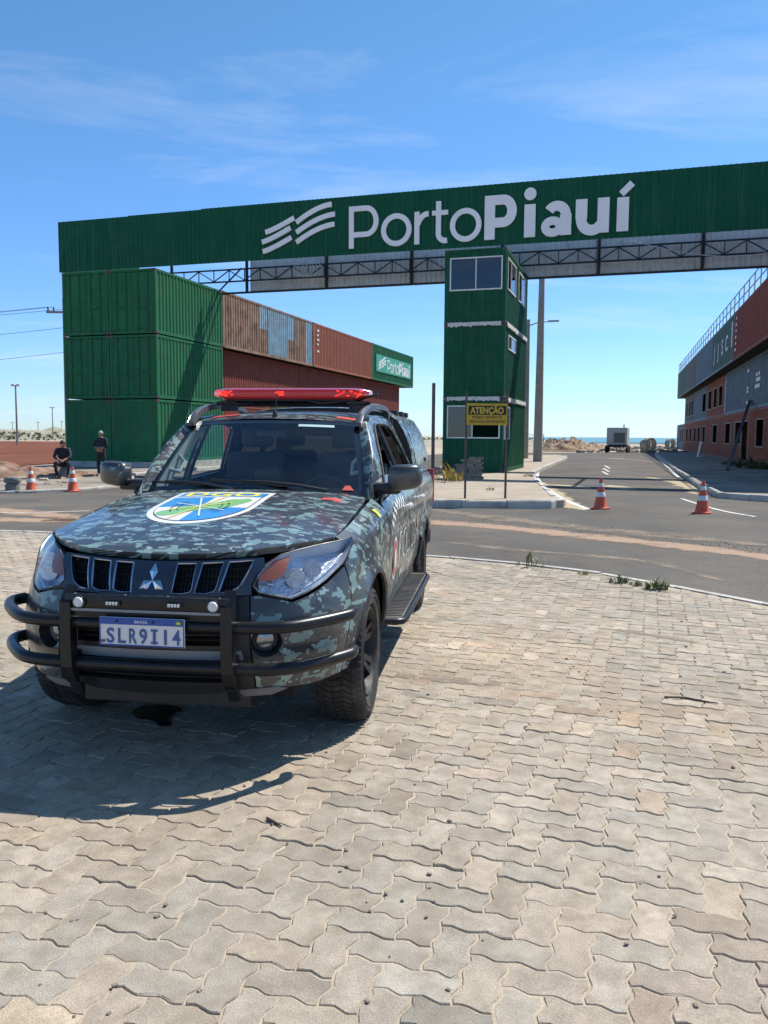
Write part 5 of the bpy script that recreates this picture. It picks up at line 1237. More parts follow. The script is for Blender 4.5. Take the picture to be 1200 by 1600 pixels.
# ---- cabin interior
cobj('dashboard', MB().grid(24,8,lambda a,b_: (lambda s,t_: (s*.73, .70+.13*s*s*.6+.42*t_, 1.165-.012*s*s+.030*math.exp(-((s-.48)/.22)**2)*math.sin(math.pi*t_)**1 - (.30*max(0,t_-.75)/.25 if t_ > .75 else 0)))((a-.5)*2,b_)), M_INT)
sw = cobj('steering_wheel', MB().tube([(.37+.185*math.cos(2*math.pi*i/28), 1.17+.185*math.sin(2*math.pi*i/28)*.42, 1.10+.185*math.sin(2*math.pi*i/28)*.90) for i in range(29)],.016,8,caps=False), M_INT)
cobj('wheel_hub', MB().bar((.19,1.17,1.10),(.55,1.17,1.10),.05,.07).bar((.37,1.17,1.10),(.37,1.11,.96),.06), M_INT, sw, smooth=False)
for s_ in (1,-1):
    se = cobj('front_seat', MB().bbox((s_*.37-.24,1.42,.70),(s_*.37+.24,1.92,.86),.05), M_INT)
    cobj('seat_back', MB().bbox((-.235,-.06,0),(.235,.06,.62),.05,Matrix.Translation((s_*.37,1.90,.82)) @ Matrix.Rotation(R(-14),4,'X')), M_INT, se)
    cobj('headrest', MB().bbox((s_*.37-.13,2.05,1.46),(s_*.37+.13,2.13,1.62),.035), M_INT, se)
    cobj('grab_handle', MB().tube([WS(s_*.97,.55,-.05),Vector(WS(s_*.90,.52,-.10)),Vector(WS(s_*.88,.38,-.10)),WS(s_*.97,.35,-.05)],.014,8), M_INTL)
    it = MB().grid(3,10,lambda a,b_: Vector(WS(s_*.962,.04+.92*b_,-.012))+Vector((-s_*.02*a,.14*a,-.02*a))); cobj('pillar_trim', it, M_INTL)
    cobj('door_card', MB().box((s_*.80-.02,.85,.5),(s_*.80+.02,2.58,1.165)), M_INT, smooth=False)
cobj('rear_seat', MB().bbox((-.66,2.28,.66),(.66,2.50,1.34),.05).bbox((-.66,2.0,.62),(.66,2.4,.80),.05), M_INT)
cobj('cab_rear_wall', MB().box((-.80,2.62,.6),(.80,2.645,1.24)).box((-.66,2.62,1.55),(.66,2.645,1.70)), M_INT, smooth=False)
cobj('rear_window', MB().add([(-.78,2.63,1.24),(.78,2.63,1.24),(.66,2.63,1.55),(-.66,2.63,1.55)],[(0,1,2,3)]), G_TINT, smooth=False)
cobj('headliner', MB().grid(8,8,lambda a,b_: Vector(RF(a,b_))-Vector((0,0,.025)),flip=True), M_INTL)
cobj('inside_mirror', MB().bbox((-.11,1.16,1.535),(.11,1.185,1.595),.015), M_BLK)
cobj('radio_set', MB().bbox((-.12,.92,1.165),(.10,1.08,1.235),.015).tube([(-.3,.85,1.17),(-.25,.82,1.195),(-.18,.84,1.185),(-.12,.9,1.2)],.008,6), M_BLK)
cobj('dash_device', MB().bbox((-.10,1.10,1.22),(.06,1.13,1.33),.01), M_BLK)
# ---- markings on the pickup
def onhood(name, poly, mat, off, step=.035, smooth_=1):
    mb = MB(); patch(mb, poly, HM, step=step, off=off, nrm=lambda a,b_: Vector((0,-.12,1)).normalized()); return cobj(name, mb, mat, shield)
SHX, SHY, SHW, SHL = -.080, .500, .60, .845      # centre, top edge, width, length
shield = link('hood_shield', None, car)
def sp_(x, y): return (SHX+x*SHW, SHY-y*SHL)
def shp(k): # k = inset
    w = .5-k; pts = [(-w,k*.9),(w,k*.9),(w,.50)]+[(w*math.cos(R(a)), .50+(.5-k)*math.sin(R(a))) for a in range(8,180,8)]+[(-w,.50)]
    return pts
D_W = flat('decal_white',(.72,.72,.70),.35,coat=.3); D_B = flat('decal_blue',(.03,.25,.56),.35,coat=.3); D_G = flat('decal_green',(.20,.46,.15),.35,coat=.3); D_Y = flat('decal_yellow',(.80,.68,.08),.35); D_K = flat('decal_black',(.015,.015,.02),.4); D_P = flat('decal_offwhite',(.66,.62,.58),.4)
onhood('shield_ground', [sp_(*p) for p in shp(0)], D_W, .002)
onhood('shield_line', [sp_(*p) for p in shp(.055)], D_K, .0032)
inn = shp(.063)
def clip(poly, f):
    out = []; n = len(poly)
    for i in range(n):
        a, b_ = poly[i], poly[(i+1)%n]; fa, fb = f(a), f(b_)
        if fa >= 0: out.append(a)
        if fa*fb < 0: t_ = fa/(fa-fb); out.append((a[0]+(b_[0]-a[0])*t_, a[1]+(b_[1]-a[1])*t_))
    return out
band = clip(inn, lambda p: .215-p[1]); field = clip(inn, lambda p: p[1]-.245)
onhood('shield_band', [sp_(*p) for p in band], D_B, .0044)
onhood('shield_rule', [sp_(*p) for p in [(-.44,.215),(.44,.215),(.44,.245),(-.44,.245)]], D_W, .0046)
for sx_, sy_, mt in ((-1,-1,D_B),(1,-1,D_P),(-1,1,D_P),(1,1,D_B)):
    q = clip(clip(field, lambda p: sx_*(p[0]+.02)), lambda p: sy_*(p[1]-.56)); onhood('shield_quarter', [sp_(*p) for p in q], mt, .0044)
mapg = [(.34,.27),(.40,.34),(.30,.50),(.22,.60),(.06,.64),(-.08,.72),(-.20,.82),(-.33,.80),(-.36,.70),(-.24,.64),(-.22,.56),(-.02,.52),(.08,.42),(.18,.30),(.26,.31)]
onhood('state_map', [sp_(*p) for p in chaikin(mapg,1)], D_G, .0058, step=.03)
cc_ = (-.02,.56)
def stroke2(name, pts, w, mat, off):
    mb = MB(); n = len(pts); L_ = []; R_ = []
    for i, p in enumerate(pts):
        a = Vector(pts[max(i-1,0)]); c = Vector(pts[min(i+1,n-1)]); t_ = (c-a).normalized(); nn = Vector((-t_.y,t_.x))*w/2; L_.append((p[0]+nn.x,p[1]+nn.y)); R_.append((p[0]-nn.x,p[1]-nn.y))
    P3 = [Vector(HM(*q))+Vector((0,0,off)) for q in L_+R_]; mb.add(P3,[(i,n+i,n+i+1,i+1) for i in range(n-1)]); return cobj(name, mb, mat, shield, smooth=False)
for r_ in (.20,.26):
    for a0, a1 in ((-40,40),(140,220)): stroke2('compass_ring', [sp_(cc_[0]+r_*math.cos(R(a)),cc_[1]+r_*math.sin(R(a))*.95) for a in range(a0,a1+1,8)], .006, D_K, .0075)
for a, l_, mt in ((20,.30,D_W),(65,.30,D_W),(110,.36,D_Y),(155,.28,D_Y)):
    c, s = math.cos(R(a)), math.sin(R(a)); stroke2('compass_ray', [sp_(cc_[0]-c*l_*k,cc_[1]-s*l_*k) for k in (-1,-.5,0,.5,1)], .010, mt, .0085+.0006*a/50)
v, f = text_mesh('DGO', .120, .03); xs = [p[0] for p in v]; k_ = .46/(max(xs)-min(xs))
cobj('shield_lettering', MB().add([Vector(HM(SHX+x*k_, SHY-.165+y*.95))+Vector((0,0,.0062)) for x,y in v], f), D_Y, shield, smooth=False)
# red roof and hood tags
for nm, x0, y0, x1, y1, fn in (('roof_tag',-.52,1.40,-.32,1.50,None),('roof_tag',.42,1.36,.56,1.44,None)):
    def rz_(x,y):
        h = .62; return float(np.interp(y,*RZ))-.045*abs(x/h)**2.6-.012*(x/h)**2*max(0,1-(y-1.3)*5)+.004
    mb = MB().grid(6,3,lambda a,b_: (x0+(x1-x0)*a, y0+(y1-y0)*b_, rz_(x0+(x1-x0)*a, y0+(y1-y0)*b_))); cobj(nm, mb, flat('tag_red',(.55,.06,.05),.5), smooth=False)
cobj('hood_tag', MB().grid(4,2,lambda a,b_: Vector(HM(.52+.12*a,.40+.07*b_))+Vector((0,0,.003))), flat('tag_red',(.55,.06,.05),.5))
cobj('fender_tag', MB().grid(3,2,lambda a,b_: Vector(Bs(Uy(.40+.055*a),1.075+.045*b_))+Bn(Uy(.42),1.09)*.003), flat('tag_lime',(.50,.55,.05),.5))
# side lettering and crest on the doors
def onside(name, v, f, mat, off, sgn=1):
    mb = MB().add([Vector(Bs(sgn*u,z))+Bn(sgn*u,z)*off for u,z in v], f if sgn > 0 else [q[::-1] for q in f]); return cobj(name, mb, mat, smooth=False)
D_O = flat('letter_outline',(.50,.49,.46),.4)
for sgn in (1,-1):
    for txt, z0, h, y0, y1 in (('POLÍCIA',.70,.21,1.12,2.45),('MILITAR',.575,.07,1.25,2.05)):
        v, f = text_mesh(txt, h, .012); xs = [p[0] for p in v]; k_ = (y1-y0)/(max(xs)-min(xs)); m0 = min(xs)
        tx = [((x-m0)*k_ if sgn > 0 else (max(xs)-x)*k_, y) for x, y in v]
        onside('door_lettering', [(Uy(y0+a), z0+b_) for a, b_ in tx], f if sgn > 0 else [q[::-1] for q in f], D_O, .003, sgn)
        if h > .1:
            v, f = text_mesh(txt, h*.90, -.012); xs = [p[0] for p in v]; m2 = (max(xs)+min(xs))/2
            tx = [((x-m2)*k_*1.0+(y1-y0)/2 if sgn > 0 else (m2-x)*k_+(y1-y0)/2, y+h*.05) for x, y in v]
            onside('door_lettering', [(Uy(y0+a), z0+b_) for a, b_ in tx], f if sgn > 0 else [q[::-1] for q in f], flat('letter_fill',(.045,.045,.045),.4), .0045, sgn)
    # oval crest
    for rr, mt, o_ in ((1.0,D_P,.003),(.82,flat('crest_red',(.45,.09,.05),.4),.0042),(.45,D_P,.0054)):
        P_ = [(Uy(.90+.105*rr*math.cos(R(a))), .76+.145*rr*math.sin(R(a))) for a in range(0,360,15)]; onside('door_crest', P_, [tuple(range(len(P_)))], mt, o_, sgn)
    # chequered band rising along the front door
    for i in range(16):
        for j in range(2):
            if (i+j) % 2: continue
            y_a = .69+i*.048; zc = (.90+.16*min(1,(i+1)/9)**.7)+j*.035
            q = [(Uy(y_a),zc),(Uy(y_a+.048),zc+.004),(Uy(y_a+.048),zc+.039),(Uy(y_a),zc+.035)]; onside('chequer', q, [(0,1,2,3)], D_W, .003, sgn)
# ------------------------------------------------------------------ street furniture and site objects
def gp(px, py, z=0.0): x, y = gnd(px, py, z); return (x, y, z)
M_ORNG = pm('cone_orange', (.62,.085,.030), .55, var=.12, vs=6, dirt=(.30,.16,.10), dscale=7, damt=.5)
M_REFW = pm('cone_white', (.70,.69,.66), .5, var=.1, vs=9, dirt=(.4,.33,.27), dscale=9, damt=.5)
def cone_tree():
    r = thing('traffic_cone', 'x', 'cone', (0,0,0))
    base = MB().prism([(.19*math.copysign(abs(math.cos(a))**.6,math.cos(a)),.19*math.copysign(abs(math.sin(a))**.6,math.sin(a))) for a in [2*math.pi*i/16+.2 for i in range(16)]], 0, .028); obj('base', base, M_ORNG, r)
    prof = lambda z: .148+(.030-.148)*(z-.02)/.66
    body = MB().lathe([(.165,.028),(prof(.05),.05)]+[(prof(z),z) for z in (.26,.36,.5,.6,.66)]+[(.026,.685),(.018,.685),(.018,.64)],24,close=False); obj('body', body, M_ORNG, r, True, 40)
    for z0, z1 in ((.27,.375),(.49,.575)): obj('white_band', MB().lathe([(prof(z0)+.0015,z0),(prof(z0)+.003,z0+.002),(prof(z1)+.003,z1-.002),(prof(z1)+.0015,z1)],24,close=False), M_REFW, r, True, 40)
    return r
c0 = cone_tree()
for i, (px, py, lab, rz) in enumerate(((938,795,'orange and white cone beside the island corner, left of the lane entrance',.3),(1097,802,'orange and white cone on the right side of the lane entrance',.9),(49,769,'orange and white cone beside the broken concrete stack',.1),(114,768,'orange and white cone in front of the seated man',.6),(173,757,'orange and white cone mostly hidden behind the pickup mirror',.2))):
    c = c0 if i == 0 else copy_tree(c0); c['label'] = lab; c['group'] = 'traffic cones across the road'; c.location = gp(px,py,-.02); c.rotation_euler = (0,0,rz)
# warning signs on two posts
M_YEL = pm('sign_yellow', (.60,.36,.015), .5, var=.08, vs=4, dirt=(.3,.2,.05), dscale=5, damt=.4); M_SBLK = flat('sign_black', (.012,.012,.013), .5); M_SYT = flat('sign_letter_yellow', (.68,.45,.03), .5)
M_POST = pm('rusty_post', (.085,.075,.068), .7, var=.25, vs=6, dirt=(.18,.10,.06), dscale=8, damt=.6)
def sign(loc, rz, label, w, postx, zt, ph):
    r = thing('warning_sign', label, 'sign', loc, rz); h = w*.52
    obj('board', MB().box((-w/2,-.012,zt-h),(w/2,.012,zt)), M_YEL, r)
    obj('black_panel', MB().box((-w/2+.04,-.0155,zt-h*.53),(w/2-.03,-.0125,zt-.055)), M_SBLK, r)
    text_obj('headline', 'ATENÇÃO', w*.145, M_SYT, r, lambda x,y: (x,-.0175,zt-h*.46+y), bold=.035, width=w*.82)
    text_obj('message', 'PROIBIDO TRÂNSITO DE', w*.062, M_SBLK, r, lambda x,y: (x,-.0140,zt-h*.70+y), bold=.02, width=w*.74)
    text_obj('message', 'VEÍCULOS E DE PEDESTRES', w*.062, M_SBLK, r, lambda x,y: (x,-.0140,zt-h*.90+y), bold=.02, width=w*.88)
    for x in postx: obj('post', MB().box((x-.022,.016,-.15),(x+.022,.06,ph[0 if x < 0 else 1])), M_POST, r)
    return r
pa = Vector(gp(727,778,.15)); pb_ = Vector(gp(790,778,.15)); mid = (pa+pb_)/2; wd = (pb_-pa).length
sign(mid, math.atan2(pb_.y-pa.y,pb_.x-pa.x), 'yellow and black ATENÇÃO board on two thin posts before the tower', wd, (-wd/2,wd/2), 2.16, (2.44,2.52))
sign((-2.42,20.1,-.02), .05, 'yellow and black ATENÇÃO board behind the pickup roof', .86, (-.40,.40), 2.60, (2.72,2.72))
x, y, z = gp(676,746,.15); o = obj('steel_post', MB().box((-.055,-.055,0),(.055,.055,3.2)), M_POST, loc=(x,y,z)); tag(o, 'bare dark steel post standing left of the tower', 'post')
# concrete pole and street light on the island
M_POLE = pm('pole_concrete', (.30,.285,.26), .9, var=.12, vs=2, dirt=(.2,.18,.16), dscale=3, damt=.5)
x, y, z = gp(840,721,.15); pr = thing('utility_pole', 'tall tapered concrete pole rising behind the gantry', 'pole', (x,y,z), -PHI)
def taper(w0, d0, w1, d1, h): return MB().add([(-w0,-d0,0),(w0,-d0,0),(w0,d0,0),(-w0,d0,0),(-w1,-d1,h),(w1,-d1,h),(w1,d1,h),(-w1,d1,h)],[(3,2,1,0),(4,5,6,7),(0,1,5,4),(1,2,6,5),(2,3,7,6),(3,0,4,7)])
obj('shaft', taper(.25,.17,.13,.09,12.5), M_POLE, pr); obj('crossarm', MB().box((-1.0,-.06,11.6),(1.0,.06,11.75)), M_POLE, pr)
x, y, z = gp(821,716,.15); sl_ = thing('street_light', 'double arm street light on a slim concrete pole', 'street lamp', (x,y,z), -PHI)
obj('shaft', MB().tube([(0,0,0),(0,0,9.0)],[.19,.10],10), M_POLE, sl_, True, 40)
for s_ in (-1,1):
    a_ = obj('arm', MB().tube([(0,0,8.6),(s_*.6,0,8.78),(s_*1.3,0,8.85)],.04,6), M_PIPE, sl_, True)
    obj('lamp_head', MB().bbox((min(s_*1.25,s_*1.95),-.12,8.80),(max(s_*1.25,s_*1.95),.12,8.90),.03), M_PIPE, a_)
# floodlight and power poles out in the field
def field_pole(px, d, h, lab, heads=True, wood=False):
    r_ = ray(px,684); x, y = r_.x/r_.y*d, d; q = thing('field_pole', lab, 'pole', (x,y,-.06))
    obj('shaft', MB().tube([(0,0,0),(0,0,h)],[.16,.10],7), M_POLE, q)
    if heads:
        for s_ in (-.35,.35): obj('lamp_head', MB().bbox((s_-.28,-.15,h-.15),(s_+.28,.15,h+.15),.05), M_GALV, q)
    else: obj('crossarm', MB().box((-.9,-.06,h-.5),(.9,.06,h-.38)), M_POLE, q)
    return q
field_pole(27,118,8.4,'tall floodlight pole on the red field by the left edge')
field_pole(83,205,8.0,'slim lamp pole before the dunes near the container stack')
field_pole(60,300,6.0,'small distant power pole on the dunes, left one',False); field_pole(97,320,6.6,'small distant power pole on the dunes beside the containers',False); field_pole(20,330,6.2,'small distant power pole on the dunes by the floodlight',False)
r_ = ray(106,684); hx, hy = r_.x/r_.y*52, 52
hp = thing('power_pole', 'power pole with insulator crossarm peeking out behind the green stack', 'pole', (hx,hy,0))
obj('shaft', MB().tube([(0,0,0),(0,0,9.9)],[.17,.11],8), M_POLE, hp); obj('crossarm', MB().box((-1.1,-.07,8.98),(1.1,.07,9.10)), M_POLE, hp)
for x in (-1.0,-.65,.65,1.0): obj('insulator', MB().lathe([(.03,0),(.07,.05),(.03,.1),(.07,.16),(.03,.22),(0,.3)],8), M_STEEL, hp, loc=(x,0,9.10))
for k, (x, z1, z2) in enumerate(((-1.0,9.35,10.2),(-.65,9.35,10.0),(.65,9.3,9.9),(0,8.1,8.0),(0,6.6,6.0))):
    A = Vector((hx+x,hy,z1)); Bq = Vector((hx-48,hy+8,z2)); o = obj('power_line', MB().tube([A.lerp(Bq,t_)-Vector((0,0,1.1*4*t_*(1-t_))) for t_ in [i/14 for i in range(15)]], .012, 4), M_STEEL)
    tag(o, ('outer','second','inner','high lone','lowest lone')[k]+' overhead wire running left from the insulator pole', 'wire')
# ------------------------------------------------------------------ dunes, scrub, fence, rubble
def mound(name, cx, cy, rx, ry, h, mat, seed, n=40, rough=.5, z0=-.08, kind=None, rz=0, sharp=.25):
    mb = MB(); ca, sa = math.cos(rz), math.sin(rz)
    def f(a, b_):
        u, v = a*2-1, b_*2-1; r = math.hypot(u,v); e = max(0,1-r*r); nz = noise.fractal(Vector((u*3+seed,v*3,seed*1.7)), .9, 2.1, 5)
        x, y = u*rx, v*ry; return (x*ca-y*sa, x*sa+y*ca, max(0,e**.9*h*(1+rough*nz)+e**.5*sharp*h*.4*noise.noise(Vector((u*11,v*11,seed)))))
    mb.grid(n,n,f); return obj(name, mb, mat, None, True, 60, loc=(cx,cy,z0))
M_DUNE = pm('dune_scrub', (.33,.30,.225), .95, var=.2, vs=.12, dirt=(.11,.13,.055), dscale=.22, damt=.95, rrand=True, fine=.2, fscale=1.2)
rn = random.Random(21)
for k in range(26):
    px = -90+k*11.5; d = rn.uniform(215,300); r_ = ray(px,684); o = mound('dune', r_.x/r_.y*d, d, rn.uniform(12,22), rn.uniform(9,16), rn.uniform(1.1,2.5), M_DUNE, k*1.37, 20); o['kind'] = 'structure'
for k in range(18):
    px = 640+k*12; d = rn.uniform(190,280); r_ = ray(px,684); o = mound('dune', r_.x/r_.y*d, d, rn.uniform(9,18), rn.uniform(8,14), rn.uniform(.4,1.0), M_DUNE, k*2.11+50, 16); o['kind'] = 'structure'
# scrub cover on the dunes: many small leaf tufts, one mass
def tufts(name, spots, mat, nleaf=10, seed=1, lw=.35):
    rn = random.Random(seed); mb = MB()
    for x, y, z, s in spots:
        for k in range(nleaf):
            a = rn.uniform(0,6.28); t_ = rn.uniform(.1,.9); L_ = s*rn.uniform(.5,1.1); d = Vector((math.cos(a)*t_,math.sin(a)*t_,1-.5*t_)).normalized(); sd = Vector((-math.sin(a),math.cos(a),0))*L_*lw*.5; p = Vector((x+rn.uniform(-.3,.3)*s,y+rn.uniform(-.3,.3)*s,z)); q = p+d*L_*.6; e = q+(d+Vector((math.cos(a),math.sin(a),-.4))*.6).normalized()*L_*.5
            mb.add([p-sd*.4,p+sd*.4,q+sd,q-sd,e],[(0,1,2,3),(3,2,4)])
    return obj(name, mb, mat)
M_SCRUB = pm('scrub_leaf', (.12,.135,.065), .8, var=.35, vs=.5, dirt=(.20,.17,.09), dscale=.4, damt=.7)
M_WEED = pm('weed_leaf', (.13,.16,.065), .7, var=.3, vs=3, dirt=(.30,.24,.10), dscale=3, damt=.8)
sp = []
for k in range(1500):
    px = rn.uniform(-80,210) if k < 1000 else rn.uniform(640,870); d = rn.uniform(185,310); r_ = ray(px,684); sp.append((r_.x/r_.y*d, d, rn.uniform(-.1,1.7) if k < 1000 else rn.uniform(-.1,.6), rn.uniform(.35,1.1)))
o = tufts('dune_scrub', sp, M_SCRUB, 7, 4, .6); o['kind'] = 'stuff'; tag(o, 'low green scrub scattered over the pale dunes')
fn = thing('field_fence', 'pale post and wire fence between red field and dunes', 'fence', (0,0,-.06))
F0 = Vector((-88,178,0)); F1 = Vector((-52,186,0))
pm_ = make_mesh('fence_post', MB().tube([(0,0,0),(0,0,1.5)],.09,5), pm('fence_white',(.55,.54,.50),.8))
for k in range(19): p = F0.lerp(F1,k/18); link('fence_post', pm_, fn, loc=p)
for z in (.5,1.0,1.4): obj('wire', MB().tube([F0+Vector((0,0,z)),F1+Vector((0,0,z))],.02,3), M_PIPE, fn)
# dug earth and rubble beside the left walk
M_SOIL = pm('dug_soil', (.22,.125,.08), .95, var=.25, vs=2, dirt=(.45,.35,.26), dscale=2, damt=.7, bump=.7, bscale=18)
for k, (px, py, rx, ry, h, lab) in enumerate(((18,748,2.6,1.2,.38,'loose soil heap with stones at the left edge of the walk'),(70,745,2.4,.9,.28,'small soil heap behind the cones'),(-60,746,3,1.3,.6,'soil heap beyond the broken concrete stack'))):
    x, y = gnd(px,py); o = mound('soil_heap', x, y, rx, ry, h, M_SOIL, k*3.3+7, 34, .6, 0.0); tag(o, lab, 'soil heap')
x, y = gw(-25.2,-3.8); em = mound('earth_bank', x, y, 4.6, 1.1, .55, M_DIRT, 12.5, 40, .4, 0.0, rz=-.25); tag(em, 'low red earth bank behind the soil heaps', 'earth bank')
sp = []
o = MB(); rn = random.Random(9)
for k in range(90):
    px = rn.uniform(-40,108); py = rn.uniform(738,762); x, y = gnd(px,py); s = rn.uniform(.03,.16); m_ = Matrix.Translation((x,y,.05)) @ Matrix.Rotation(rn.uniform(0,6),4,'Z') @ Matrix.Rotation(rn.uniform(-.5,.5),4,'X'); o.bbox((-s,-s*.7,-s*.5),(s,s*.7,s*.5),s*.25,m_)
o = obj('rubble', o, pm('rubble_stone',(.36,.29,.23),.95,var=.3,vs=3)); o['kind'] = 'stuff'; tag(o, 'scattered stones and broken paving along the left walk')
x, y, z = gp(20,770,-.02); bs_ = thing('broken_concrete_stack', 'rounded concrete lump topped by a flat broken slab beside the road', 'rubble', (x,y,z))
for nm, zc, rr, hh_, sd in (('lower_lump',.13,.20,.13,1.0),('upper_slab',.34,.22,.09,2.0)):
    mb = MB(); mb.grid(16,10,lambda a,b_: (lambda th,ph: (lambda k_: (rr*k_*math.cos(th)*max(.02,math.sin(ph))**.5, rr*k_*.8*math.sin(th)*max(.02,math.sin(ph))**.5, zc-hh_*math.copysign(abs(math.cos(ph))**.5,math.cos(ph))))(1+.18*noise.noise(Vector((math.cos(th)*2,math.sin(th)*2,sd*3+ph)))))(2*math.pi*a, math.pi*b_)); obj(nm, mb, pm('broken_concrete',(.20,.185,.165),.95,var=.25,vs=5,bump=.5), bs_, True, 50)
# ------------------------------------------------------------------ far end of the lane
x, y, z = gp(965,707,-.02); gs = thing('generator_trailer', 'white generator box on a dark wheeled trailer at the lane end', 'generator', (x,y,z), -.36)
M_GEN = pm('generator_white', (.55,.55,.52), .6, var=.1, vs=2, dirt=(.35,.32,.27), dscale=2, damt=.5)
bx = obj('housing', MB().bbox((-1.02,-1.6,.80),(1.02,1.6,2.60),.05), M_GEN, gs)
obj('radiator_grille', MB().box((-.30,-1.612,1.05),(.80,-1.602,2.05)), M_STEEL, bx)
for k in range(9): obj('louvre', MB().box((-.28,-1.64,1.10+k*.105),(.78,-1.613,1.13+k*.105)), M_GEN, bx)
obj('control_door', MB().box((-.92,-1.615,1.0),(-.45,-1.602,2.3)), M_GEN, bx); obj('side_door', MB().box((-1.035,-1.2,1.0),(-1.022,.2,2.2)), M_GEN, bx); obj('side_window', MB().box((-1.045,-1.0,1.2),(-1.036,-.6,1.6)), M_STEEL, bx)
obj('chassis', MB().box((-1.0,-1.9,.58),(1.0,1.9,.78)), M_STEEL, gs); obj('exhaust', MB().tube([(.5,.8,2.6),(.5,.8,2.95)],.06,8), M_STEEL, gs)
wm = make_mesh('wheel', MB().lathe([(0,-.12),(.2,-.12),(.34,-.10),(.37,-.05),(.37,.05),(.34,.10),(.2,.12),(0,.12)],18), M_RUB, True, 40)
for sx_ in (-1.05,1.05):
    for yy in (-1.35,-.55,1.2): link('wheel', wm, gs, loc=(sx_,yy,.37), rot=(0,R(90),0))
M_PILE = pm('earth_pile', (.33,.225,.14), .95, var=.25, vs=1, dirt=(.20,.13,.08), dscale=1.5, damt=.8, bump=.8, bscale=8)
x, y = gnd(886,704); o = mound('earth_pile', x, y, 3.8, 2.4, 1.3, M_PILE, 4.2, 44, .5, -.05, sharp=.7); tag(o, 'brown heap of dug earth at the end of the lane', 'earth pile')
x, y = gnd(922,702); o = mound('spoil_pile', x, y, 2.6, 1.6, .7, M_PILE, 8.2, 36, .6, -.05, sharp=.7); tag(o, 'lower flattened earth heap next to the generator', 'earth pile')
for k, (px, py, rr, tilt, lab) in enumerate(((1008,704,.70,.75,'large leaning concrete pipe ring beyond the generator'),(1014,705,.80,.45,'upright concrete pipe ring beside the leaning one'),(1047,702,.75,.6,'concrete pipe ring partly hidden by the right building'))):
    x, y = gnd(px,py); pr_ = [(rr-.14,-.35),(rr,-.35),(rr,.35),(rr-.14,.35),(rr-.14,-.35)]
    o = obj('pipe_ring', MB().lathe(pr_,28,close=False), pm('ring_concrete',(.24,.235,.20),.9,var=.2,vs=2), None, True, 40, loc=(x,y,rr-.06), rot=(R(90),0,tilt)); tag(o, lab, 'pipe ring', 'concrete pipe rings')
rk = MB(); rn = random.Random(33)
for k in range(160):
    px = rn.uniform(905,1060); d = rn.uniform(88,140); r_ = ray(px,684); s = rn.uniform(.1,.45); rk.bbox((-s,-s*.8,-s*.4),(s,s*.8,s*.5),s*.3,Matrix.Translation((r_.x/r_.y*d,d,.0)) @ Matrix.Rotation(rn.uniform(0,6),4,'Z') @ Matrix.Rotation(rn.uniform(-.4,.4),4,'X'))
o = obj('shore_rocks', rk, pm('shore_rock',(.16,.14,.115),.9,var=.4,vs=1)); o['kind'] = 'stuff'; tag(o, 'dark rocks and debris strewn between lane end and sea')
x, y = gnd(836,698); mf_ = thing('mesh_fence_panel', 'dark framed mesh fence panel behind the utility pole', 'fence', (x,y,-.05), -.2)
for x_ in (-1.3,1.3): obj('post', MB().box((x_-.04,-.04,0),(x_+.04,.04,2.0)), M_STEEL, mf_)
for z in (.15,1.95): obj('rail', MB().box((-1.26,-.02,z-.025),(1.26,.02,z+.025)), M_STEEL, mf_)
for k in range(20): link('wire_bar', cached(('wb',), lambda: MB().box((-.006,-.006,.17),(.006,.006,1.93)), M_PIPE, 'wire_bar'), mf_, loc=(-1.2+k*.126,0,0))
# ------------------------------------------------------------------ at the tower's foot
x, y, z = gp(735,748,.15); ps = thing('paver_stack', 'loose stack of grey paving blocks against the tower front', 'paver stack', (x,y,.15), -PHI); rn = random.Random(2)
bmesh_ = make_mesh('block', MB().bbox((-.11,-.055,0),(.11,.055,.08),.008), M_PAV1)
for lv in range(9):
    n = max(2, 6-int(lv*.52))
    for k in range(n):
        for j in range(2):
            xx = .30-k*.226-(lv%2)*.06+rn.uniform(-.02,.02); o = link('block', bmesh_, ps, loc=(xx, j*.13+rn.uniform(-.018,.018)+lv*.004, lv*.081), rz=rn.uniform(-.12,.12)); b_ = rn.uniform(.6,.95); o.color = (b_,b_*.98,b_*.97,1)
def weed(name, px, py, z, s, n, lab, mat=None, seed=0):
    x, y = gnd(px,py,z); o = tufts(name, [(0,0,0,s),(s*.5,.1*s,0,s*.7),(-s*.6,.05,0,s*.6)], mat or M_WEED, n, seed, .10); o.location = (x,y,z); tag(o, lab, 'weed', 'weeds growing along the kerbs'); return o
weed('weed', 1028,921,0.0,.15,60,'bushy green weed at the plaza kerb',seed=1); weed('weed', 968,911,0.0,.13,40,'smaller dry weed tuft on the plaza kerb beside the bushy one',seed=2); weed('weed', 995,915,0.0,.08,40,'creeping weed between the two kerb tufts',seed=3); weed('weed', 912,898,0.0,.07,36,'flat weed sprig on the plaza kerb line',seed=4)
weed('weed', 829,886,0.0,.22,9,'single thin weed stalk at the plaza kerb',seed=5)
M_DRYW = pm('dry_weed', (.36,.27,.05), .8, var=.3, vs=4)
weed('weed', 699,752,.15,.75,12,'tall yellow dry weed left of the tower',M_DRYW,seed=6); weed('weed', 712,751,.15,.35,14,'low dry weed beside the paver stack',M_DRYW,seed=7); weed('weed', 766,766,.15,.14,22,'little weed tuft on the island paving',seed=8); weed('weed', 826,745,.15,.22,26,'green weed at the island kerb behind the tower corner',seed=10)
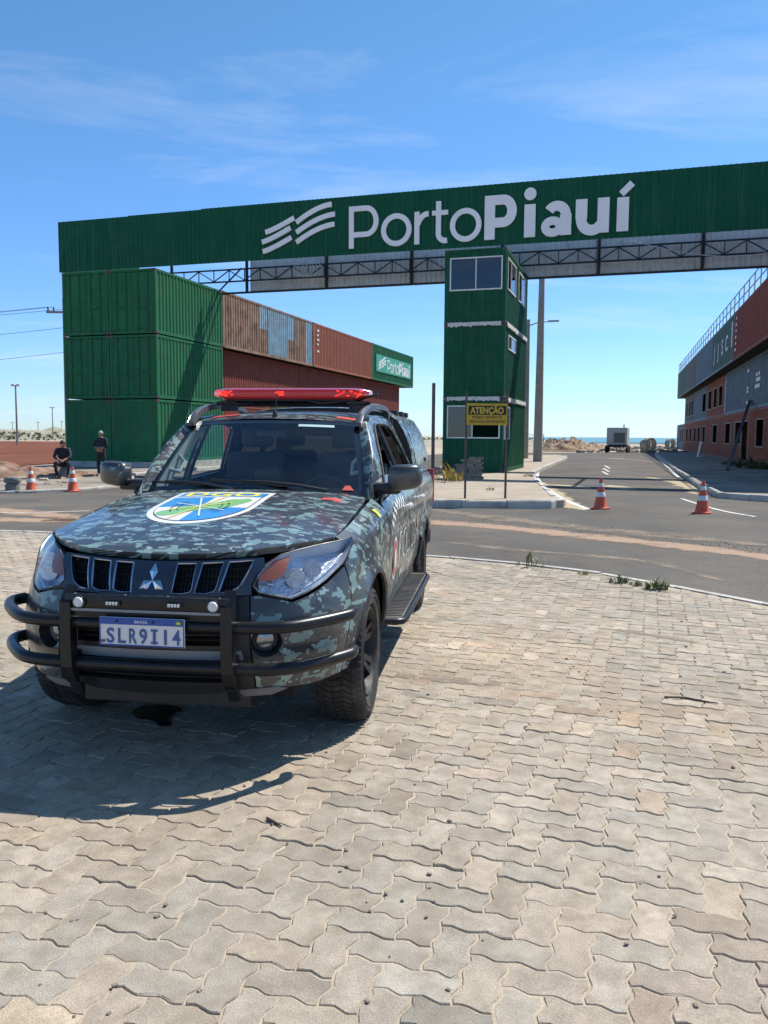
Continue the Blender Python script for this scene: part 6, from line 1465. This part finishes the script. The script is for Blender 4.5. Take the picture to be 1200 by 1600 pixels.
for k, (px, py, s) in enumerate(((1155,728,.55),(1172,731,.65),(1188,733,.5),(1140,726,.35))):
    x, y = gnd(px,py,.13); o = tufts('weed', [(0,0,0,s),(s*.8,.2,0,s*.8),(-s*.8,.1,0,s*.7),(.3,-.3,0,s*.6)], M_SCRUB, 40, 40+k, .16); o.location = (x,y,.13); tag(o, ('broad dark weed beside the ladder foot','tallest dark weed at the foot of the brick red wall','dark weed at the wall corner past the tallest one','smallest dark weed near the doorway')[k], 'weed', 'weeds at the red wall')
x, y = gnd(1090,714,.13); o = obj('broken_board', MB().bar((0,0,0),(.25,.1,1.15),.28,.05).bar((.12,.05,.02),(.55,.2,.08),.3,.08), M_WHITE, loc=(x,y,.13)); tag(o, 'broken white board standing on the dark sidewalk', 'board')
# twigs and stain on the paving
M_TWIG = pm('twig', (.05,.035,.025), .9)
def twig(pts, lab):
    P_ = [Vector((*gnd(px,py),.008)) for px,py in pts]; o0 = P_[0].copy(); o = obj('twig', MB().tube([p-o0 for p in P_],[.006]*(len(P_)-1)+[.003],5), M_TWIG, loc=o0); tag(o, lab, 'twig')
twig([(1038,1091),(1070,1092),(1095,1097),(1122,1101)], 'long thin dry twig lying on the paving'); twig([(417,1281),(428,1287),(440,1294)], 'short dark twig lying near the pickup shadow')
spb = MB(); rn = random.Random(77)
for k in range(130):
    px = rn.uniform(20,1180); py = rn.choice((rn.uniform(900,1590),rn.uniform(900,1200))); x, y = gnd(px,py); s = rn.uniform(.003,.010); spb.bbox((-s,-s*.7,0),(s,s*.7,s*.8),s*.25,Matrix.Translation((x,y,.0)) @ Matrix.Rotation(rn.uniform(0,6),4,'Z'))
for k in range(420):
    t_ = rn.random(); px = 690+t_*520; py = 806+t_*t_*22+t_*32+rn.gauss(0,5); x, y = gnd(px,py); s = rn.uniform(.004,.012); spb.bbox((-s,-s*.7,0),(s,s*.7,s*.8),s*.25,Matrix.Translation((x,y,-.02)) @ Matrix.Rotation(rn.uniform(0,6),4,'Z'))
o = obj('pebbles', spb, pm('pebble',(.20,.155,.12),.9,var=.4,vs=4)); o['kind'] = 'stuff'; tag(o, 'small dark pebbles and crumbs on paving and road')
# oil stain
P_ = [(215,1104),(245,1101),(275,1103),(288,1110),(268,1116),(262,1124),(272,1134),(250,1136),(240,1126),(215,1124),(204,1114)]; P_ = [gnd(*q) for q in chaikin(P_,2)]
st_ = struct('oil_stain', tri_sheet(P_, .0032), flat('oil',(.012,.011,.011),.18))
# ------------------------------------------------------------------ two guards in dark uniform
def skin_body(joints, bones, mats, cls):
    """one continuous skinned surface grown over a posed skeleton; cls(centre) picks the material slot"""
    bm = bmesh.new(); lay = bm.verts.layers.skin.verify(); V = {}
    for k, (p, r) in joints.items():
        v = bm.verts.new(p); v[lay].radius = (r, r) if not isinstance(r, tuple) else r; V[k] = v
    V['pelvis'][lay].use_root = True
    for a, b_ in bones: bm.edges.new((V[a], V[b_]))
    me = bpy.data.meshes.new('tmp'); bm.to_mesh(me); bm.free()
    o = bpy.data.objects.new('tmp', me); COL.objects.link(o); m1 = o.modifiers.new('s','SKIN'); m1.use_smooth_shade = True; m2 = o.modifiers.new('u','SUBSURF'); m2.levels = 2; m2.render_levels = 2
    dg = bpy.context.evaluated_depsgraph_get(); dg.update(); e = o.evaluated_get(dg); out = bpy.data.meshes.new_from_object(e); bpy.data.objects.remove(o)
    out.materials.clear()
    for m_ in mats: out.materials.append(m_)
    for p in out.polygons: p.material_index = cls(p.center); p.use_smooth = True
    return out
M_SKIN = pm('skin', (.30,.16,.10), .6, var=.06, vs=8); M_UNI = pm('dark_uniform', (.014,.017,.026), .85, var=.2, vs=7, bump=.3, bscale=30); M_BOOT = flat('boots', (.010,.010,.011), .45); M_HAIRG = pm('grey_hair', (.42,.40,.38), .8, var=.2, vs=20); M_HAIRB = pm('black_hair', (.012,.011,.010), .7)
def head_parts(root, c, look, hair, sc=1.0):
    """face pieces: nose, brow line, eyes, mouth, ears, hair"""
    m_ = Matrix.Translation(c) @ Matrix.Rotation(look,4,'Z') @ Matrix.Scale(sc,4)
    def P(*a): return tuple(m_ @ Vector(a))
    obj('nose', MB().add([P(-.016,-.093,-.02),P(.016,-.093,-.02),P(0,-.118,-.022),P(0,-.095,.025)],[(0,1,2),(1,3,2),(3,0,2)]), M_SKIN, root)
    for s_ in (-1,1):
        obj('eye', MB().bbox((s_*.034-.012,-.096,.012),(s_*.034+.012,-.088,.024),.003,m_), M_BOOT, root); obj('ear', MB().bbox((s_*.082-.010,-.01,-.03),(s_*.082+.010,.022,.035),.008,m_), M_SKIN, root)
    obj('mouth', MB().bbox((-.022,-.094,-.058),(.022,-.086,-.050),.002,m_), flat('lips',(.20,.08,.06),.6), root)
    mb = MB(); mb.grid(16,8,lambda a,b_: (lambda th,ph: P(.090*math.cos(th)*math.sin(ph), .012+.104*math.sin(th)*math.sin(ph)*(.90 if math.sin(th) < 0 else 1), .018+.112*math.cos(ph)))(2*math.pi*a, b_*math.pi*(.50))); obj('hair', mb, hair, root, True)
def person(name, label, loc, rz, J, pose_cls, hair, head, look, sc=1.0, group=None):
    r = thing(name, label, 'person', loc, rz, group); r.scale = (sc,)*3
    bones = [('pelvis','belly'),('belly','chest'),('chest','neck'),('neck','head0'),('head0','head1'),('head1','head2')]
    for s_ in 'LR':
        bones += [('chest','sh'+s_),('sh'+s_,'el'+s_),('el'+s_,'wr'+s_),('wr'+s_,'palm'+s_),('pelvis','hip'+s_),('hip'+s_,'kn'+s_),('kn'+s_,'an'+s_),('an'+s_,'toe'+s_)]
        for f_ in range(4): bones += [('palm'+s_,'f%da'%f_+s_),('f%da'%f_+s_,'f%db'%f_+s_)]
        bones += [('wr'+s_,'tha'+s_),('tha'+s_,'thb'+s_)]
        w = Vector(J['wr'+s_][0]); p = Vector(J['palm'+s_][0]); d = (p-w).normalized(); e = (w-Vector(J['el'+s_][0])).normalized(); side = d.cross(Vector((0,-1,0))); side = side.normalized() if side.length > .1 else Vector((1,0,0)); nd = side.cross(d)
        for f_ in range(4):
            o_ = side*(f_-1.5)*.021; L_ = (.070,.080,.075,.058)[f_]; J['f%da'%f_+s_] = (tuple(p+o_+d*(.03+L_*.4)+nd*.004), .0095); J['f%db'%f_+s_] = (tuple(p+o_+d*(.03+L_*.75)+nd*(-.022)), .008)
        J['tha'+s_] = (tuple(w+d*.045+side*.045*(1 if s_ == 'L' else -1)), .012); J['thb'+s_] = (tuple(w+d*.085+side*.058*(1 if s_ == 'L' else -1)), .010)
    me = skin_body(J, bones, [M_UNI, M_SKIN, M_BOOT], pose_cls); me.name = 'body'; link('body', me, r)
    head_parts(r, head, look, hair); return r
def legs_stand(J, w=.11):
    for s_, q in (('L',1),('R',-1)):
        J['hip'+s_] = ((q*.095,0,.90),.112); J['kn'+s_] = ((q*w,-.015,.50),.078); J['an'+s_] = ((q*(w+.02),.02,.10),.050); J['toe'+s_] = ((q*(w+.04),-.15,.04),.042)
J = {'pelvis':((0,0,.96),(.17,.125)),'belly':((0,0,1.12),(.165,.12)),'chest':((0,.01,1.34),(.19,.125)),'neck':((0,.005,1.50),.058),'head0':((0,-.005,1.565),.070),'head1':((0,-.01,1.63),.086),'head2':((0,-.005,1.69),.070)}
legs_stand(J)
for s_, q in (('L',1),('R',-1)):
    J['sh'+s_] = ((q*.20,.01,1.42),.076); J['el'+s_] = ((q*.27,-.02,1.15),.055); J['wr'+s_] = ((q*.10,-.17,1.08),.034); J['palm'+s_] = ((q*.035,-.19,1.06),.034)
def cls1(c): return 1 if c.z > 1.50 or (abs(c.x) < .20 and c.y < -.10 and .95 < c.z < 1.16) else (2 if c.z < .14 else 0)
x, y, z = gp(159,744,.05)
person('person', 'standing man in dark uniform with grey hair and hands clasped, before the green containers', (x,y,z), -.15, J, cls1, M_HAIRG, (0,-.012,1.635), 0, .92)
# seated man
J = {'pelvis':((0,.05,.50),(.18,.13)),'belly':((0,0,.66),(.145,.11)),'chest':((0,-.06,.88),(.19,.13)),'neck':((0,-.10,1.03),.058),'head0':((0,-.13,1.09),.070),'head1':((0,-.145,1.155),.086),'head2':((0,-.14,1.215),.070)}
for s_, q in (('L',1),('R',-1)):
    J['hip'+s_] = ((q*.11,.0,.48),.112); J['kn'+s_] = ((q*.22,-.42,.52),.070); J['an'+s_] = ((q*.17,-.40,.10),.050); J['toe'+s_] = ((q*.19,-.57,.04),.042)
    J['sh'+s_] = ((q*.20,-.06,.96),.076); J['el'+s_] = ((q*.26,-.26,.72),.055); J['wr'+s_] = ((q*.07,-.44,.62),.034); J['palm'+s_] = ((q*.02,-.49,.58),.034)
def cls2(c): return 1 if c.z > 1.035 or (abs(c.x) < .24 and c.y < -.30 and .53 < c.z < .70 and abs(c.x) < .16 and c.z > .56) else (2 if c.z < .14 else 0)
x, y, z = gp(100,747,.05)
person('person', 'seated man in dark uniform leaning forward with forearms on knees', (x,y,z), .25, J, cls2, M_HAIRB, (0,-.148,1.16), 0, 1.0)
o = mound('seat_stone', x+.02, y+.12, .34, .26, .44, pm('broken_concrete',(.20,.185,.165),.95,var=.25,vs=5,bump=.5), 2.4, 18, .15, .05); tag(o, 'grey stone block under the seated man', 'stone')
